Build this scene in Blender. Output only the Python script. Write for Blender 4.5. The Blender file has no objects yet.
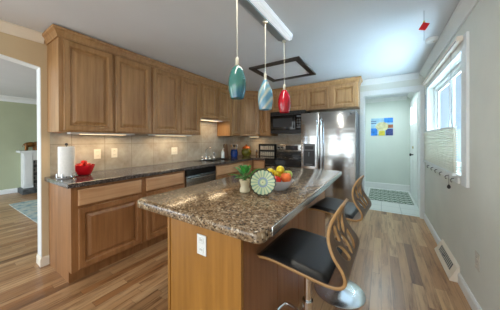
import bpy, bmesh, math, random
from mathutils import Vector, Matrix
random.seed(7)
S = bpy.context.scene
C = S.collection
PI = math.pi

# ---------------------------------------------------------------- camera, world, exposure
cam_d = bpy.data.cameras.new('camera'); cam = bpy.data.objects.new('camera', cam_d); C.objects.link(cam)
cam_d.sensor_width = 36; cam_d.lens = 206.1 * 36 / 500; cam_d.shift_y = -(155 - 140.76) / 500
cam_d.clip_start = 0.02
cam.matrix_world = Matrix.Translation((0, 0, 1.292)) @ Matrix.Rotation(.5671, 4, 'Z') @ Matrix.Rotation(PI/2 - .0034, 4, 'X') @ Matrix.Rotation(-.0031, 4, 'Z')
S.camera = cam
w = bpy.data.worlds.new('world'); S.world = w; w.use_nodes = True
bgn = w.node_tree.nodes['Background']; bgn.inputs[0].default_value = (0.60, 0.80, 1.0, 1); bgn.inputs[1].default_value = .85
S.view_settings.view_transform = 'Standard'; S.view_settings.look = 'None'
S.view_settings.gamma = 1; S.view_settings.use_curve_mapping = False
S.view_settings.exposure = 0.20

def area(name, loc, size, power, color, rot=(0, 0, 0), sy=None):
    l = bpy.data.lights.new(name, 'AREA'); l.energy = power; l.color = color; l.size = size
    if sy: l.shape = 'RECTANGLE'; l.size_y = sy
    o = bpy.data.objects.new(name, l); o.location = loc; o.rotation_euler = rot; C.objects.link(o); return o
# area fill added behind the camera; daylight from the living room windows
area('rear_fill_light', (-1.17, -2.35, 1.19), 3.4, 60, (0.95, 0.97, 0.93), (PI/2-.02, 0, 0), 2.25)
area('living_room_daylight', (-5.6, -2.5, 1.2), 3.4, 100, (0.84, 0.92, 1.0), (PI/2+.1, 0, 0), 2.0)
area('entry_fill_light', (-.05, 5.5, 2.33), .5, 16, (0.80, 0.95, 1.0))  # overhead fill added in the entry, no fixture hangs there
area('ceiling_bounce_fill', (2.1, 3.0, .1), 2.2, 2300, (.58, .82, 1.0), (0, math.radians(128), 0), 3.0)  # unseen light added outside the window, aimed up to brighten the ceiling
area('light_bar_glow', (-.80, 1.25, 2.325), .10, 11, (1.0, 0.95, 0.84), (0, 0, 0), 1.4)
sl = bpy.data.lights.new('soft_sky_light', 'SUN'); sl.energy = 11; sl.angle = math.radians(75); sl.color = (.62, .82, 1.0)
so_ = bpy.data.objects.new('soft_sky_light', sl); so_.rotation_euler = (0, math.radians(58), math.radians(-8)); C.objects.link(so_)

# ---------------------------------------------------------------- materials
def nt(name):
    m = bpy.data.materials.new(name); m.use_nodes = True
    t = m.node_tree; b = t.nodes['Principled BSDF']; return m, t, b
def lin(c):
    return tuple((v/12.92 if v <= .04045 else ((v+.055)/1.055)**2.4) for v in [x/255 for x in c]) + (1,)
def ramp(t, stops):
    r = t.nodes.new('ShaderNodeValToRGB'); e = r.color_ramp.elements
    while len(e) < len(stops): e.new(.5)
    for k, (p, c) in enumerate(stops): e[k].position = p; e[k].color = lin(c)
    return r
def coord(t, scale=(1, 1, 1), rot=(0, 0, 0), src='Object'):
    tc = t.nodes.new('ShaderNodeTexCoord'); mp = t.nodes.new('ShaderNodeMapping')
    mp.inputs['Scale'].default_value = scale; mp.inputs['Rotation'].default_value = rot
    t.links.new(tc.outputs[src], mp.inputs[0]); return mp
def noise(t, mp, scale, detail=3, rough=.5):
    n = t.nodes.new('ShaderNodeTexNoise'); n.inputs['Scale'].default_value = scale
    n.inputs['Detail'].default_value = detail; n.inputs['Roughness'].default_value = rough
    t.links.new(mp.outputs[0], n.inputs['Vector']); return n
def bump(t, b, src, strength=.1, dist=.01):
    bp = t.nodes.new('ShaderNodeBump'); bp.inputs['Strength'].default_value = strength; bp.inputs['Distance'].default_value = dist
    t.links.new(src, bp.inputs['Height']); t.links.new(bp.outputs[0], b.inputs['Normal'])
def plain(name, c, rough=.5, metal=0, var=.04, scale=6, **k):
    m, t, b = nt(name); mp = coord(t); n = noise(t, mp, scale)
    c2 = tuple(max(0, min(255, v*(1-var))) for v in c); c3 = tuple(min(255, v*(1+var)) for v in c)
    r = ramp(t, [(.3, c2), (.7, c3)]); t.links.new(n.outputs[0], r.inputs[0]); t.links.new(r.outputs[0], b.inputs['Base Color'])
    b.inputs['Roughness'].default_value = rough; b.inputs['Metallic'].default_value = metal
    for kk, v in k.items(): b.inputs[kk.replace('_', ' ')].default_value = v
    return m
def wood(name, dark, light, vertical=2, rough=.38, sc=1.0):
    m, t, b = nt(name)
    s = [26*sc]*3; s[vertical] = 1.6*sc
    mp = coord(t, tuple(s)); n = noise(t, mp, 1.0, 5, .6)
    mp2 = coord(t, (2.3, 2.3, 1.2)); n2 = noise(t, mp2, 1.5, 2)
    mx = t.nodes.new('ShaderNodeMath'); mx.operation = 'MULTIPLY_ADD'
    mx.inputs[1].default_value = .65; t.links.new(n.outputs[0], mx.inputs[0])
    m2 = t.nodes.new('ShaderNodeMath'); m2.operation = 'MULTIPLY'; m2.inputs[1].default_value = .35
    t.links.new(n2.outputs[0], m2.inputs[0]); t.links.new(m2.outputs[0], mx.inputs[2])
    r = ramp(t, [(.34, dark), (.66, light)]); t.links.new(mx.outputs[0], r.inputs[0]); t.links.new(r.outputs[0], b.inputs['Base Color'])
    b.inputs['Roughness'].default_value = rough
    return m
M = {}
M['maple'] = wood('maple_cabinet_wood', (138, 98, 56), (180, 138, 92))
M['maple_h'] = wood('maple_drawer_wood', (172, 126, 86), (204, 162, 122), 1)
M['maple_hx'] = wood('maple_drawer_wood_back_run', (160, 116, 76), (192, 150, 110), 0)
M['base_wood'] = wood('base_cabinet_wood', (122, 80, 44), (162, 114, 72))
M['island_wood'] = wood('island_panel_wood', (136, 92, 38), (166, 116, 52), 2, .34)
M['island_side'] = wood('island_side_wood', (122, 78, 46), (154, 104, 66), 2, .4)
M['ply'] = wood('bentwood_ply', (72, 50, 32), (102, 74, 48), 2, .35)
M['ply_edge'] = wood('bentwood_edge', (150, 112, 68), (184, 144, 94), 0, .4)
M['white'] = plain('white_trim_paint', (226, 228, 226), .4, var=.01)
M['cream_trim'] = plain('cream_crown_paint', (226, 214, 196), .45, var=.01)
M['ceiling'] = plain('ceiling_paint', (210, 212, 214), .9, var=.012, scale=2)
M['wall_beige'] = plain('beige_wall_paint', (198, 176, 142), .8, var=.015, scale=3)
M['wall_greige'] = plain('greige_wall_paint', (214, 216, 207), .8, var=.015, scale=3)
M['wall_green'] = plain('sage_wall_paint', (170, 176, 146), .8, var=.015, scale=3)
M['wall_hall'] = plain('pale_green_wall_paint', (208, 216, 208), .8, var=.01, scale=3)
M['steel'] = plain('brushed_steel', (176, 178, 178), .17, 1, var=.03, scale=3)
_t = M['steel'].node_tree; _n = noise(_t, coord(_t, (.6, .6, 5)), 2.0, 1); bump(_t, _t.nodes['Principled BSDF'], _n.outputs[0], .25, .012)
M['satin_chrome'] = plain('satin_chrome', (226, 230, 234), .24, 1, var=.01)
M['chrome'] = plain('chrome', (225, 228, 232), .07, 1, var=.01)
M['black_gloss'] = plain('black_gloss', (14, 14, 16), .12, var=.02)
M['black'] = plain('black_plastic', (22, 22, 24), .4, var=.02)
M['dark_glass'] = plain('dark_glass', (60, 62, 64), .08, var=.02)
M['leather'] = plain('black_leather', (12, 13, 15), .42, var=.08, scale=80)
M['grey'] = plain('grey_plastic', (90, 92, 95), .4)
M['silver'] = plain('silver_paint', (160, 164, 168), .3, .7)
M['plate'] = plain('ivory_outlet_plate', (216, 210, 194), .4, var=.01)
M['outlet_grey'] = plain('greige_outlet_plate', (196, 190, 178), .4, var=.01)
M['paper'] = plain('paper_towel', (232, 230, 226), .95, var=.02, scale=60)
M['red_gloss'] = plain('red_ceramic', (205, 20, 34), .18)
M['apple_red'] = plain('apple_red', (190, 34, 22), .3, var=.25, scale=20)
M['peach'] = plain('peach_skin', (226, 110, 50), .45, var=.15, scale=20)
M['lemon'] = plain('lemon_skin', (226, 200, 40), .4, var=.06, scale=40)
M['green_fruit'] = plain('green_fruit_skin', (170, 186, 80), .4, var=.1, scale=30)
M['leaf'] = plain('leaf_green', (44, 112, 38), .4, var=.3, scale=30)
M['stem'] = plain('stem_brown', (90, 70, 40), .6)
M['soil'] = plain('soil', (50, 38, 28), .9, var=.3, scale=80)
M['cream_ceramic'] = plain('cream_ceramic', (214, 200, 166), .3)
M['white_ceramic'] = plain('white_ceramic', (214, 216, 224), .2)
M['blue_ceramic'] = plain('blue_ceramic', (16, 54, 130), .15, var=.1)
M['wood_light'] = wood('utensil_wood', (170, 130, 84), (200, 164, 116))
M['board'] = wood('cutting_board_wood', (96, 66, 44), (120, 86, 58))
M['plate_rim'] = plain('plate_dark_rim', (40, 44, 30), .3)
M['petal_green'] = plain('plate_green_petal', (134, 164, 140), .3)
M['petal_cream'] = plain('plate_cream_petal', (192, 198, 156), .3)
M['plate_blue'] = plain('plate_blue_ring', (128, 144, 170), .3)
M['terracotta'] = plain('terracotta_glaze', (160, 84, 36), .25)
M['olive_glaze'] = plain('olive_glaze', (104, 106, 34), .25)
M['cord'] = plain('cord_cream', (180, 176, 160), .6)
M['brass'] = plain('brass_metal', (190, 170, 110), .3, 1)
M['hatch_frame'] = plain('dark_hatch_frame', (52, 46, 42), .5, var=.15, scale=20)
M['lamp_metal'] = plain('lamp_strip_metal', (176, 190, 196), .3, .6, var=.03)
M['lamp_white'] = plain('lamp_strip_white', (236, 238, 240), .35, var=.01)
M['lamp_diffuser'] = plain('lamp_strip_diffuser', (236, 240, 244), .35, var=.01, Emission_Color=(.85, .93, 1, 1), Emission_Strength=.35)
M['slate'] = plain('slate_hearth', (70, 74, 76), .5, var=.3, scale=12)
M['bronze'] = plain('bronze_figurine', (104, 66, 26), .35, .5, var=.4, scale=14)
M['fabric_shade'] = plain('cellular_shade_fabric', (222, 216, 202), .9, var=.01)
_t = M['fabric_shade'].node_tree; _tr = _t.nodes.new('ShaderNodeBsdfTranslucent'); _tr.inputs[0].default_value = lin((236, 236, 228)); _mx = _t.nodes.new('ShaderNodeMixShader'); _mx.inputs[0].default_value = .28
_t.links.new(_t.nodes['Principled BSDF'].outputs[0], _mx.inputs[1]); _t.links.new(_tr.outputs[0], _mx.inputs[2]); _t.links.new(_mx.outputs[0], _t.nodes['Material Output'].inputs[0])
M['card'] = plain('blue_grey_card', (96, 112, 132), .7)
M['vent_dark'] = plain('dark_vent_core', (70, 72, 74), .5, var=.2, scale=20)
M['soap'] = plain('soap_liquid', (200, 214, 222), .15, var=.03)
M['paper_white'] = plain('white_paper', (225, 226, 226), .8)

def mix(t, fac, a, b):
    n = t.nodes.new('ShaderNodeMix'); n.data_type = 'RGBA'
    t.links.new(fac, n.inputs[0]); t.links.new(a, n.inputs[6]); t.links.new(b, n.inputs[7]); return n
def floor_mat():
    m, t, b = nt('hardwood_planks'); L = t.links
    tc = t.nodes.new('ShaderNodeTexCoord'); sp = t.nodes.new('ShaderNodeSeparateXYZ'); L.new(tc.outputs['Object'], sp.inputs[0])
    def mt(op, a, bb=None, c=None):
        n = t.nodes.new('ShaderNodeMath'); n.operation = op
        for i, v in enumerate((a, bb, c)):
            if v is None: continue
            if isinstance(v, (int, float)): n.inputs[i].default_value = v
            else: L.new(v, n.inputs[i])
        return n.outputs[0]
    row = mt('DIVIDE', sp.outputs[0], .078); ri = mt('FLOOR', row); rf = mt('FRACT', row)
    off = mt('FRACT', mt('MULTIPLY', mt('SINE', mt('MULTIPLY', ri, 12.99)), 43.7))
    ln = mt('MULTIPLY_ADD', sp.outputs[1], 1/.85, mt('MULTIPLY', off, 7.0)); li = mt('FLOOR', ln); lf = mt('FRACT', ln)
    cb = t.nodes.new('ShaderNodeCombineXYZ'); L.new(ri, cb.inputs[0]); L.new(li, cb.inputs[1])
    wn = t.nodes.new('ShaderNodeTexWhiteNoise'); wn.noise_dimensions = '2D'; L.new(cb.outputs[0], wn.inputs['Vector'])
    r = ramp(t, [(0, (132, 94, 62)), (.10, (172, 130, 90)), (.5, (190, 150, 108)), (.88, (206, 170, 128)), (1, (160, 112, 70))]); L.new(wn.outputs['Value'], r.inputs[0])
    mp = t.nodes.new('ShaderNodeMapping'); mp.inputs['Scale'].default_value = (30, 2.2, 1); L.new(tc.outputs['Object'], mp.inputs[0])
    ad = t.nodes.new('ShaderNodeVectorMath'); ad.operation = 'ADD'; L.new(mp.outputs[0], ad.inputs[0])
    sc = t.nodes.new('ShaderNodeVectorMath'); sc.operation = 'SCALE'; sc.inputs['Scale'].default_value = 13.7; L.new(wn.outputs['Color'], sc.inputs[0]); L.new(sc.outputs[0], ad.inputs[1])
    n = t.nodes.new('ShaderNodeTexNoise'); n.inputs['Scale'].default_value = 1.0; n.inputs['Detail'].default_value = 6; n.inputs['Roughness'].default_value = .65; L.new(ad.outputs[0], n.inputs['Vector'])
    g = ramp(t, [(.30, (150, 128, 108)), (.50, (235, 230, 226)), (.75, (255, 252, 248))]); L.new(n.outputs[0], g.inputs[0])
    mu = t.nodes.new('ShaderNodeMix'); mu.data_type = 'RGBA'; mu.blend_type = 'MULTIPLY'; mu.inputs[0].default_value = 1
    L.new(r.outputs[0], mu.inputs[6]); L.new(g.outputs[0], mu.inputs[7])
    gap = mt('MAXIMUM', mt('GREATER_THAN', mt('ABSOLUTE', mt('SUBTRACT', rf, .5)), .485), mt('GREATER_THAN', mt('ABSOLUTE', mt('SUBTRACT', lf, .5)), .4985))
    gapf = mt('MULTIPLY', gap, .55)
    dk = t.nodes.new('ShaderNodeRGB'); dk.outputs[0].default_value = lin((66, 46, 32))
    fin = mix(t, gapf, mu.outputs[2], dk.outputs[0]); L.new(fin.outputs[2], b.inputs['Base Color'])
    b.inputs['Roughness'].default_value = .30
    bump(t, b, gap, -.15, .002)
    return m
M['floor'] = floor_mat()
def granite(name, base, dark, light, sc, rough):
    m, t, b = nt(name); L = t.links; mp = coord(t)
    v = t.nodes.new('ShaderNodeTexVoronoi'); v.inputs['Scale'].default_value = sc; L.new(mp.outputs[0], v.inputs['Vector'])
    sp = t.nodes.new('ShaderNodeSeparateColor'); L.new(v.outputs['Color'], sp.inputs[0])
    r = ramp(t, [(0, dark), (.16, tuple((a+c)/2 for a, c in zip(base, dark))), (.42, base), (.75, base), (.97, light)]); L.new(sp.outputs[0], r.inputs[0])
    n = noise(t, mp, sc*.16, 4); r2 = ramp(t, [(.35, (200, 190, 180)), (.65, (255, 250, 244))]); L.new(n.outputs[0], r2.inputs[0])
    mu = t.nodes.new('ShaderNodeMix'); mu.data_type = 'RGBA'; mu.blend_type = 'MULTIPLY'; mu.inputs[0].default_value = 1
    L.new(r.outputs[0], mu.inputs[6]); L.new(r2.outputs[0], mu.inputs[7]); L.new(mu.outputs[2], b.inputs['Base Color'])
    b.inputs['Roughness'].default_value = rough; return m
M['granite'] = granite('island_speckled_top', (148, 126, 100), (48, 42, 38), (198, 184, 160), 135, .15)
M['granite_dark'] = granite('counter_speckled_top', (84, 78, 76), (30, 32, 38), (150, 146, 146), 150, .13)
def tile_mat(name, axis):
    m, t, b = nt(name); L = t.links
    tc = t.nodes.new('ShaderNodeTexCoord'); sp = t.nodes.new('ShaderNodeSeparateXYZ'); L.new(tc.outputs['Object'], sp.inputs[0])
    cb = t.nodes.new('ShaderNodeCombineXYZ'); 
    for oi, of, ci in ((axis, -.217, 0), (2, -.920, 1)):
        ma = t.nodes.new('ShaderNodeMath'); ma.operation = 'ADD'; ma.inputs[1].default_value = of + 3.3; L.new(sp.outputs[oi], ma.inputs[0]); L.new(ma.outputs[0], cb.inputs[ci])
    br = t.nodes.new('ShaderNodeTexBrick'); br.offset = 0.0; br.inputs['Scale'].default_value = 1
    br.inputs['Brick Width'].default_value = .33; br.inputs['Row Height'].default_value = .33; br.inputs['Mortar Size'].default_value = .0035
    br.inputs['Color1'].default_value = lin((188, 184, 172)); br.inputs['Color2'].default_value = lin((178, 170, 156)); br.inputs['Mortar'].default_value = lin((146, 138, 124))
    L.new(cb.outputs[0], br.inputs['Vector'])
    mp = coord(t); n = noise(t, mp, 5, 6, .65); r = ramp(t, [(.3, (200, 190, 178)), (.7, (255, 253, 250))]); L.new(n.outputs[0], r.inputs[0])
    mu = t.nodes.new('ShaderNodeMix'); mu.data_type = 'RGBA'; mu.blend_type = 'MULTIPLY'; mu.inputs[0].default_value = 1
    L.new(br.outputs['Color'], mu.inputs[6]); L.new(r.outputs[0], mu.inputs[7]); L.new(mu.outputs[2], b.inputs['Base Color'])
    b.inputs['Roughness'].default_value = .32; bump(t, b, br.outputs['Fac'], -.2, .003); return m
M['tile_y'] = tile_mat('backsplash_tile_side', 1); M['tile_x'] = tile_mat('backsplash_tile_back', 0)
def floor_tile():
    m, t, b = nt('white_floor_tile'); mp = coord(t); br = t.nodes.new('ShaderNodeTexBrick'); br.offset = 0
    br.inputs['Scale'].default_value = 1; br.inputs['Brick Width'].default_value = .3; br.inputs['Row Height'].default_value = .3; br.inputs['Mortar Size'].default_value = .005
    br.inputs['Color1'].default_value = lin((212, 214, 210)); br.inputs['Color2'].default_value = lin((202, 206, 204)); br.inputs['Mortar'].default_value = lin((160, 164, 164))
    t.links.new(mp.outputs[0], br.inputs['Vector']); t.links.new(br.outputs[0], b.inputs['Base Color']); b.inputs['Roughness'].default_value = .3; return m
M['floor_tile'] = floor_tile()
def rug_lattice():
    m, t, b = nt('lattice_rug'); L = t.links; mp = coord(t, (1, 1, 1), (0, 0, PI/4))
    br = t.nodes.new('ShaderNodeTexBrick'); br.offset = 0; br.inputs['Scale'].default_value = 1
    br.inputs['Brick Width'].default_value = .12; br.inputs['Row Height'].default_value = .12; br.inputs['Mortar Size'].default_value = .011
    br.inputs['Color1'].default_value = lin((84, 100, 88)); br.inputs['Color2'].default_value = lin((96, 112, 100)); br.inputs['Mortar'].default_value = lin((200, 206, 196))
    L.new(mp.outputs[0], br.inputs['Vector']); L.new(br.outputs[0], b.inputs['Base Color']); b.inputs['Roughness'].default_value = .95; return m
M['rug_lattice'] = rug_lattice()
def rug_blue():
    m, t, b = nt('blue_rug'); mp = coord(t); n = noise(t, mp, 7, 4, .7)
    r = ramp(t, [(.35, (120, 146, 156)), (.48, (168, 184, 180)), (.6, (200, 200, 186)), (.72, (170, 150, 124))]); t.links.new(n.outputs[0], r.inputs[0]); t.links.new(r.outputs[0], b.inputs['Base Color'])
    b.inputs['Roughness'].default_value = .95; return m
M['rug_blue'] = rug_blue()
def brick_black():
    m, t, b = nt('firebox_brick'); L = t.links
    tc = t.nodes.new('ShaderNodeTexCoord'); sp = t.nodes.new('ShaderNodeSeparateXYZ'); L.new(tc.outputs['Object'], sp.inputs[0])
    cb = t.nodes.new('ShaderNodeCombineXYZ'); L.new(sp.outputs[1], cb.inputs[0]); L.new(sp.outputs[2], cb.inputs[1])
    br = t.nodes.new('ShaderNodeTexBrick'); br.inputs['Scale'].default_value = 1; br.inputs['Brick Width'].default_value = .2; br.inputs['Row Height'].default_value = .1; br.inputs['Mortar Size'].default_value = .012
    br.inputs['Color1'].default_value = lin((30, 30, 30)); br.inputs['Color2'].default_value = lin((40, 38, 36)); br.inputs['Mortar'].default_value = lin((110, 104, 96))
    L.new(cb.outputs[0], br.inputs['Vector']); L.new(br.outputs[0], b.inputs['Base Color']); return m
M['firebrick'] = brick_black()
def glass_shade(name, stops, scale=3, dist=2.0, rot=(0, .9, 0)):
    m, t, b = nt(name); L = t.links; mp = coord(t, (1, 1, 1), rot); wv = t.nodes.new('ShaderNodeTexWave')
    wv.inputs['Scale'].default_value = scale; wv.inputs['Distortion'].default_value = dist; wv.inputs['Detail'].default_value = 2
    wv.bands_direction = 'Z'; L.new(mp.outputs[0], wv.inputs['Vector']); r = ramp(t, stops); L.new(wv.outputs[0], r.inputs[0]); L.new(r.outputs[0], b.inputs['Base Color'])
    b.inputs['Roughness'].default_value = .1; b.inputs['Subsurface Weight'].default_value = .15; b.inputs['Coat Weight'].default_value = .6
    return m
M['shade_teal'] = glass_shade('teal_glass', [(0, (54, 108, 102)), (.75, (70, 124, 116)), (1, (36, 98, 124))], 1.0)
M['shade_swirl'] = glass_shade('blue_swirl_glass', [(0, (100, 146, 164)), (.35, (176, 176, 162)), (.6, (140, 166, 170)), (.85, (84, 132, 158))], 3.2, 3.5)
M['shade_red'] = glass_shade('red_glass', [(0, (158, 10, 30)), (1, (178, 24, 44))], 2)
def glass():
    m, t, b = nt('window_glass'); b.inputs['Base Color'].default_value = (.93, .98, 1, 1); b.inputs['Roughness'].default_value = 0.0
    b.inputs['Transmission Weight'].default_value = 1.0; b.inputs['IOR'].default_value = 1.05; return m
M['glass'] = glass()
def emis(name, c, s):
    m, t, b = nt(name); b.inputs['Base Color'].default_value = lin(c); b.inputs['Emission Color'].default_value = lin(c); b.inputs['Emission Strength'].default_value = s; return m
M['warm_glow'] = emis('warm_lamp_diffuser', (255, 226, 176), 2.2)
M['lite_glow'] = emis('bright_door_lite', (225, 240, 255), 1.6)  # door glass glows by itself, standing in for daylight behind it
M['petal_red'] = plain('mobile_red', (190, 20, 30), .4)
M['mobile_yellow'] = plain('mobile_yellow', (200, 190, 60), .4)
M['pic_sky'] = plain('print_sky_blue', (150, 190, 214), .6, var=.08, scale=12)
M['pic_blue'] = plain('print_blue', (36, 120, 206), .6, var=.2, scale=12)
M['pic_dark'] = plain('print_navy', (50, 62, 116), .6, var=.3, scale=20)
M['pic_yellow'] = plain('print_yellow', (214, 200, 70), .6, var=.1, scale=12)
M['pic_tan'] = plain('print_tan', (196, 192, 150), .6, var=.12, scale=12)
M['pic_brown'] = plain('print_brown', (150, 90, 60), .6, var=.2, scale=12)
M['spice'] = plain('spice_jar_lid', (190, 190, 180), .4, .3)

# ---------------------------------------------------------------- mesh helpers
def B(): return bmesh.new()
def box(bm, a, b, bev=0):
    x0, y0, z0 = a; x1, y1, z1 = b
    r = bmesh.ops.create_cube(bm, size=1)
    for v in r['verts']:
        v.co = Vector(((x0+x1)/2 + v.co.x*abs(x1-x0), (y0+y1)/2 + v.co.y*abs(y1-y0), (z0+z1)/2 + v.co.z*abs(z1-z0)))
    if bev:
        es = list({e for v in r['verts'] for e in v.link_edges})
        bmesh.ops.bevel(bm, geom=es, offset=bev, segments=2, affect='EDGES', profile=.6)
    return bm
def ring_faces(bm, rings, cap0=True, cap1=True, closed=True):
    vs = [[bm.verts.new(p) for p in r] for r in rings]
    n = len(rings[0])
    for a, b in zip(vs, vs[1:]):
        for k in range(n if closed else n-1):
            bm.faces.new((a[k], a[(k+1) % n], b[(k+1) % n], b[k]))
    if cap0: bm.faces.new(vs[0][::-1])
    if cap1: bm.faces.new(vs[-1])
    return vs
def lathe(bm, prof, c=(0, 0, 0), n=28, cap0=True, cap1=True):
    rings = [[(c[0]+r*math.cos(2*PI*k/n), c[1]+r*math.sin(2*PI*k/n), c[2]+z) for k in range(n)] for r, z in prof]
    ring_faces(bm, rings, cap0, cap1); return bm
def tube(bm, pts, r, n=10):
    pts = [Vector(p) for p in pts]; rings = []
    up = Vector((0, 0, 1))
    for i, p in enumerate(pts):
        d = (pts[min(i+1, len(pts)-1)] - pts[max(i-1, 0)]).normalized()
        a = d.cross(up)
        if a.length < .05: a = d.cross(Vector((1, 0, 0)))
        a.normalize(); b = d.cross(a).normalized()
        rr = r[i] if isinstance(r, (list, tuple)) else r
        rings.append([p + a*rr*math.cos(2*PI*k/n) + b*rr*math.sin(2*PI*k/n) for k in range(n)])
    ring_faces(bm, rings); return bm
def prism(bm, poly, axis, a, b):
    """polygon (2D) extruded along axis from a to b"""
    def P(u, v, t):
        return {0: (t, u, v), 1: (u, t, v), 2: (u, v, t)}[axis]
    ring_faces(bm, [[P(u, v, a) for u, v in poly], [P(u, v, b) for u, v in poly]]); return bm
def obj(name, bm, mat, parent=None, smooth=False, label=None):
    bmesh.ops.recalc_face_normals(bm, faces=bm.faces)
    me = bpy.data.meshes.new(name)
    if parent is not None: off = Vector(parent['_org']) if '_org' in parent else Vector((0, 0, 0))
    else:
        xs = [v.co for v in bm.verts]
        off = Vector(((min(v.x for v in xs)+max(v.x for v in xs))/2, (min(v.y for v in xs)+max(v.y for v in xs))/2, min(v.z for v in xs)))
    if parent is None and mat in (M['floor'], M['tile_x'], M['tile_y'], M['floor_tile']): off = Vector((0, 0, 0))
    for v in bm.verts: v.co -= off
    bm.to_mesh(me); bm.free()
    for mm in (mat if isinstance(mat, (list, tuple)) else [mat]): me.materials.append(mm)
    if smooth:
        for p in me.polygons: p.use_smooth = True
        try: me.set_sharp_from_angle(angle=math.radians(40))
        except Exception: pass
    o = bpy.data.objects.new(name, me); C.objects.link(o)
    if parent is not None: o.parent = parent; o['_org'] = tuple(off)
    else: o.location = off; o['_org'] = tuple(off)
    if label: o['label'] = label
    return o
def thing(name, label, cat, loc=(0, 0, 0), rotz=0, group=None):
    o = bpy.data.objects.new(name, None); C.objects.link(o); o.empty_display_size = .05
    o.location = loc; o.rotation_euler = (0, 0, rotz); o['label'] = label; o['category'] = cat; o['_org'] = tuple(loc)
    if group: o['group'] = group
    return o
def local(t): t['_org'] = (0, 0, 0); return t       # parts given in the thing's own frame
def tag(o, label, cat, group=None):
    o['label'] = label; o['category'] = cat
    if group: o['group'] = group
    return o
def struct(name, bm, m, parent=None, **k):
    o = obj(name, bm, m, parent, **k)
    if parent is None: o['kind'] = 'structure'
    return o
def dup(root, loc, rotz=0, label=None, group=None):
    r = root.copy(); C.objects.link(r); r.location = loc; r.rotation_euler = (0, 0, rotz)
    if label: r['label'] = label
    if group: r['group'] = group
    for ch in list(root.children):
        c = ch.copy(); C.objects.link(c); c.parent = r
        for g in ch.children:
            d = g.copy(); C.objects.link(d); d.parent = c
    return r
# a face frame: facing +X (left run / island side), facing -Y (back run), or any yaw
def fmat(kind, o, base):
    """local (a along, out, z) -> world"""
    if kind == 'X': return Matrix(((0, 1, 0, base), (1, 0, 0, o), (0, 0, 1, 0), (0, 0, 0, 1)))
    if kind == 'Y': return Matrix(((1, 0, 0, o), (0, -1, 0, base), (0, 0, 1, 0), (0, 0, 0, 1)))
def panel_bm(a0, a1, z0, z1, mtx, t=.02, raised=True, fr=.058):
    bm = B()
    if raised: steps = [(0, 0), (0, t-.004), (.004, t), (fr-.012, t), (fr-.006, t-.004), (fr, t-.016), (fr+.012, t-.016), (fr+.036, t-.002), (fr+.042, t-.001)]
    else: steps = [(0, 0), (0, t-.006), (.004, t-.003), (.010, t-.001), (.016, t)]
    rings = []
    for i, d in steps:
        rings.append([mtx @ Vector(p) for p in ((a0+i, d, z0+i), (a1-i, d, z0+i), (a1-i, d, z1-i), (a0+i, d, z1-i))])
    ring_faces(bm, rings); return bm
def boxm(bm, a, b, mtx, bev=0):
    t = B(); box(t, a, b, bev); bmesh.ops.transform(t, matrix=mtx, verts=t.verts)
    me = bpy.data.meshes.new('tmp'); t.to_mesh(me); t.free(); bm.from_mesh(me); bpy.data.meshes.remove(me); return bm

# ---------------------------------------------------------------- the room shell
XL, XR, YB, H = -2.945, .596, 4.35, 2.38
XF, XU = -2.32, -2.60
bm = B(); box(bm, (-7.9, -2.6, -.1), (.75, YB+.06, 0)); struct('floor', bm, M['floor'])
bm = B(); box(bm, (-.7, YB+.06, -.1), (.75, 6.6, 0)); struct('floor_entry', bm, M['floor_tile'])
bm = B(); box(bm, (-3.0, -2.6, H), (.75, 6.6, H+.1)); struct('ceiling', bm, M['ceiling'])
bm = B(); box(bm, (-7.9, -2.6, H), (-3.0, 3.6, H+.1)); struct('ceiling_living_room', bm, M['ceiling'])
# left wall with arched opening
bm = B(); box(bm, (XL-.125, .634, 0), (XL, YB+.12, H-.001))
N = 24; ys = [-1.43 + (2.064)*k/N for k in range(N+1)]
arc = [(y, 2.045 + .10*(1-((y+.4)/1.034)**2)) for y in ys]
poly = arc + [(.634, H-.001), (-1.43, H-.001)]
prism(bm, poly, 0, XL-.125, XL)
box(bm, (XL-.125, -2.4, 0), (XL, -1.43, H-.001))
struct('wall_left', bm, M['wall_beige'])
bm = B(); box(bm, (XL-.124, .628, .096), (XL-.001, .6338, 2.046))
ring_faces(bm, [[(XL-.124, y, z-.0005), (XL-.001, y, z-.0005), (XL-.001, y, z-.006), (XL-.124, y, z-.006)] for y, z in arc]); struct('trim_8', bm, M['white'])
bm = B(); box(bm, (XL, YB, 0), (-.265, YB+.12, H-.001)); box(bm, (-.265, YB, 2.10), (.545, YB+.12, H-.001)); box(bm, (.545, YB, 0), (XR+.12, YB+.12, H-.001))
struct('wall_back', bm, M['wall_greige'])
bm = B(); wy0, wy1, wz0, wz1 = 2.46, 4.0, .98, 2.05
X2 = XR + .12
box(bm, (XR, -2.4, 0), (X2, wy0, H-.001)); box(bm, (XR, wy1, 0), (X2, YB, H-.001))
box(bm, (XR, wy0, 0), (X2, wy1, wz0)); box(bm, (XR, wy0, wz1), (X2, wy1, H-.001))
struct('wall_right', bm, M['wall_greige'])
HX = .62
bm = B(); box(bm, (HX, YB+.12, 0), (HX+.1, 6.6, H-.001)); struct('wall_entry_right', bm, M['wall_hall'])
bm = B(); box(bm, (-.7, 6.47, 0), (HX, 6.57, H-.001)); struct('wall_entry_back', bm, M['wall_hall'])
bm = B(); box(bm, (-.7, YB+.12, 0), (-.6, 6.47, H-.001)); struct('wall_entry_left', bm, M['wall_hall'])
bm = B(); box(bm, (-7.8, -2.6, 0), (-7.7, 3.6, H-.001)); struct('wall_living_room_far', bm, M['wall_green'])
bm = B(); box(bm, (-7.7, 3.5, 0), (XL-.125, 3.6, H-.001)); struct('wall_living_room_side', bm, M['wall_green'])

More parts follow.
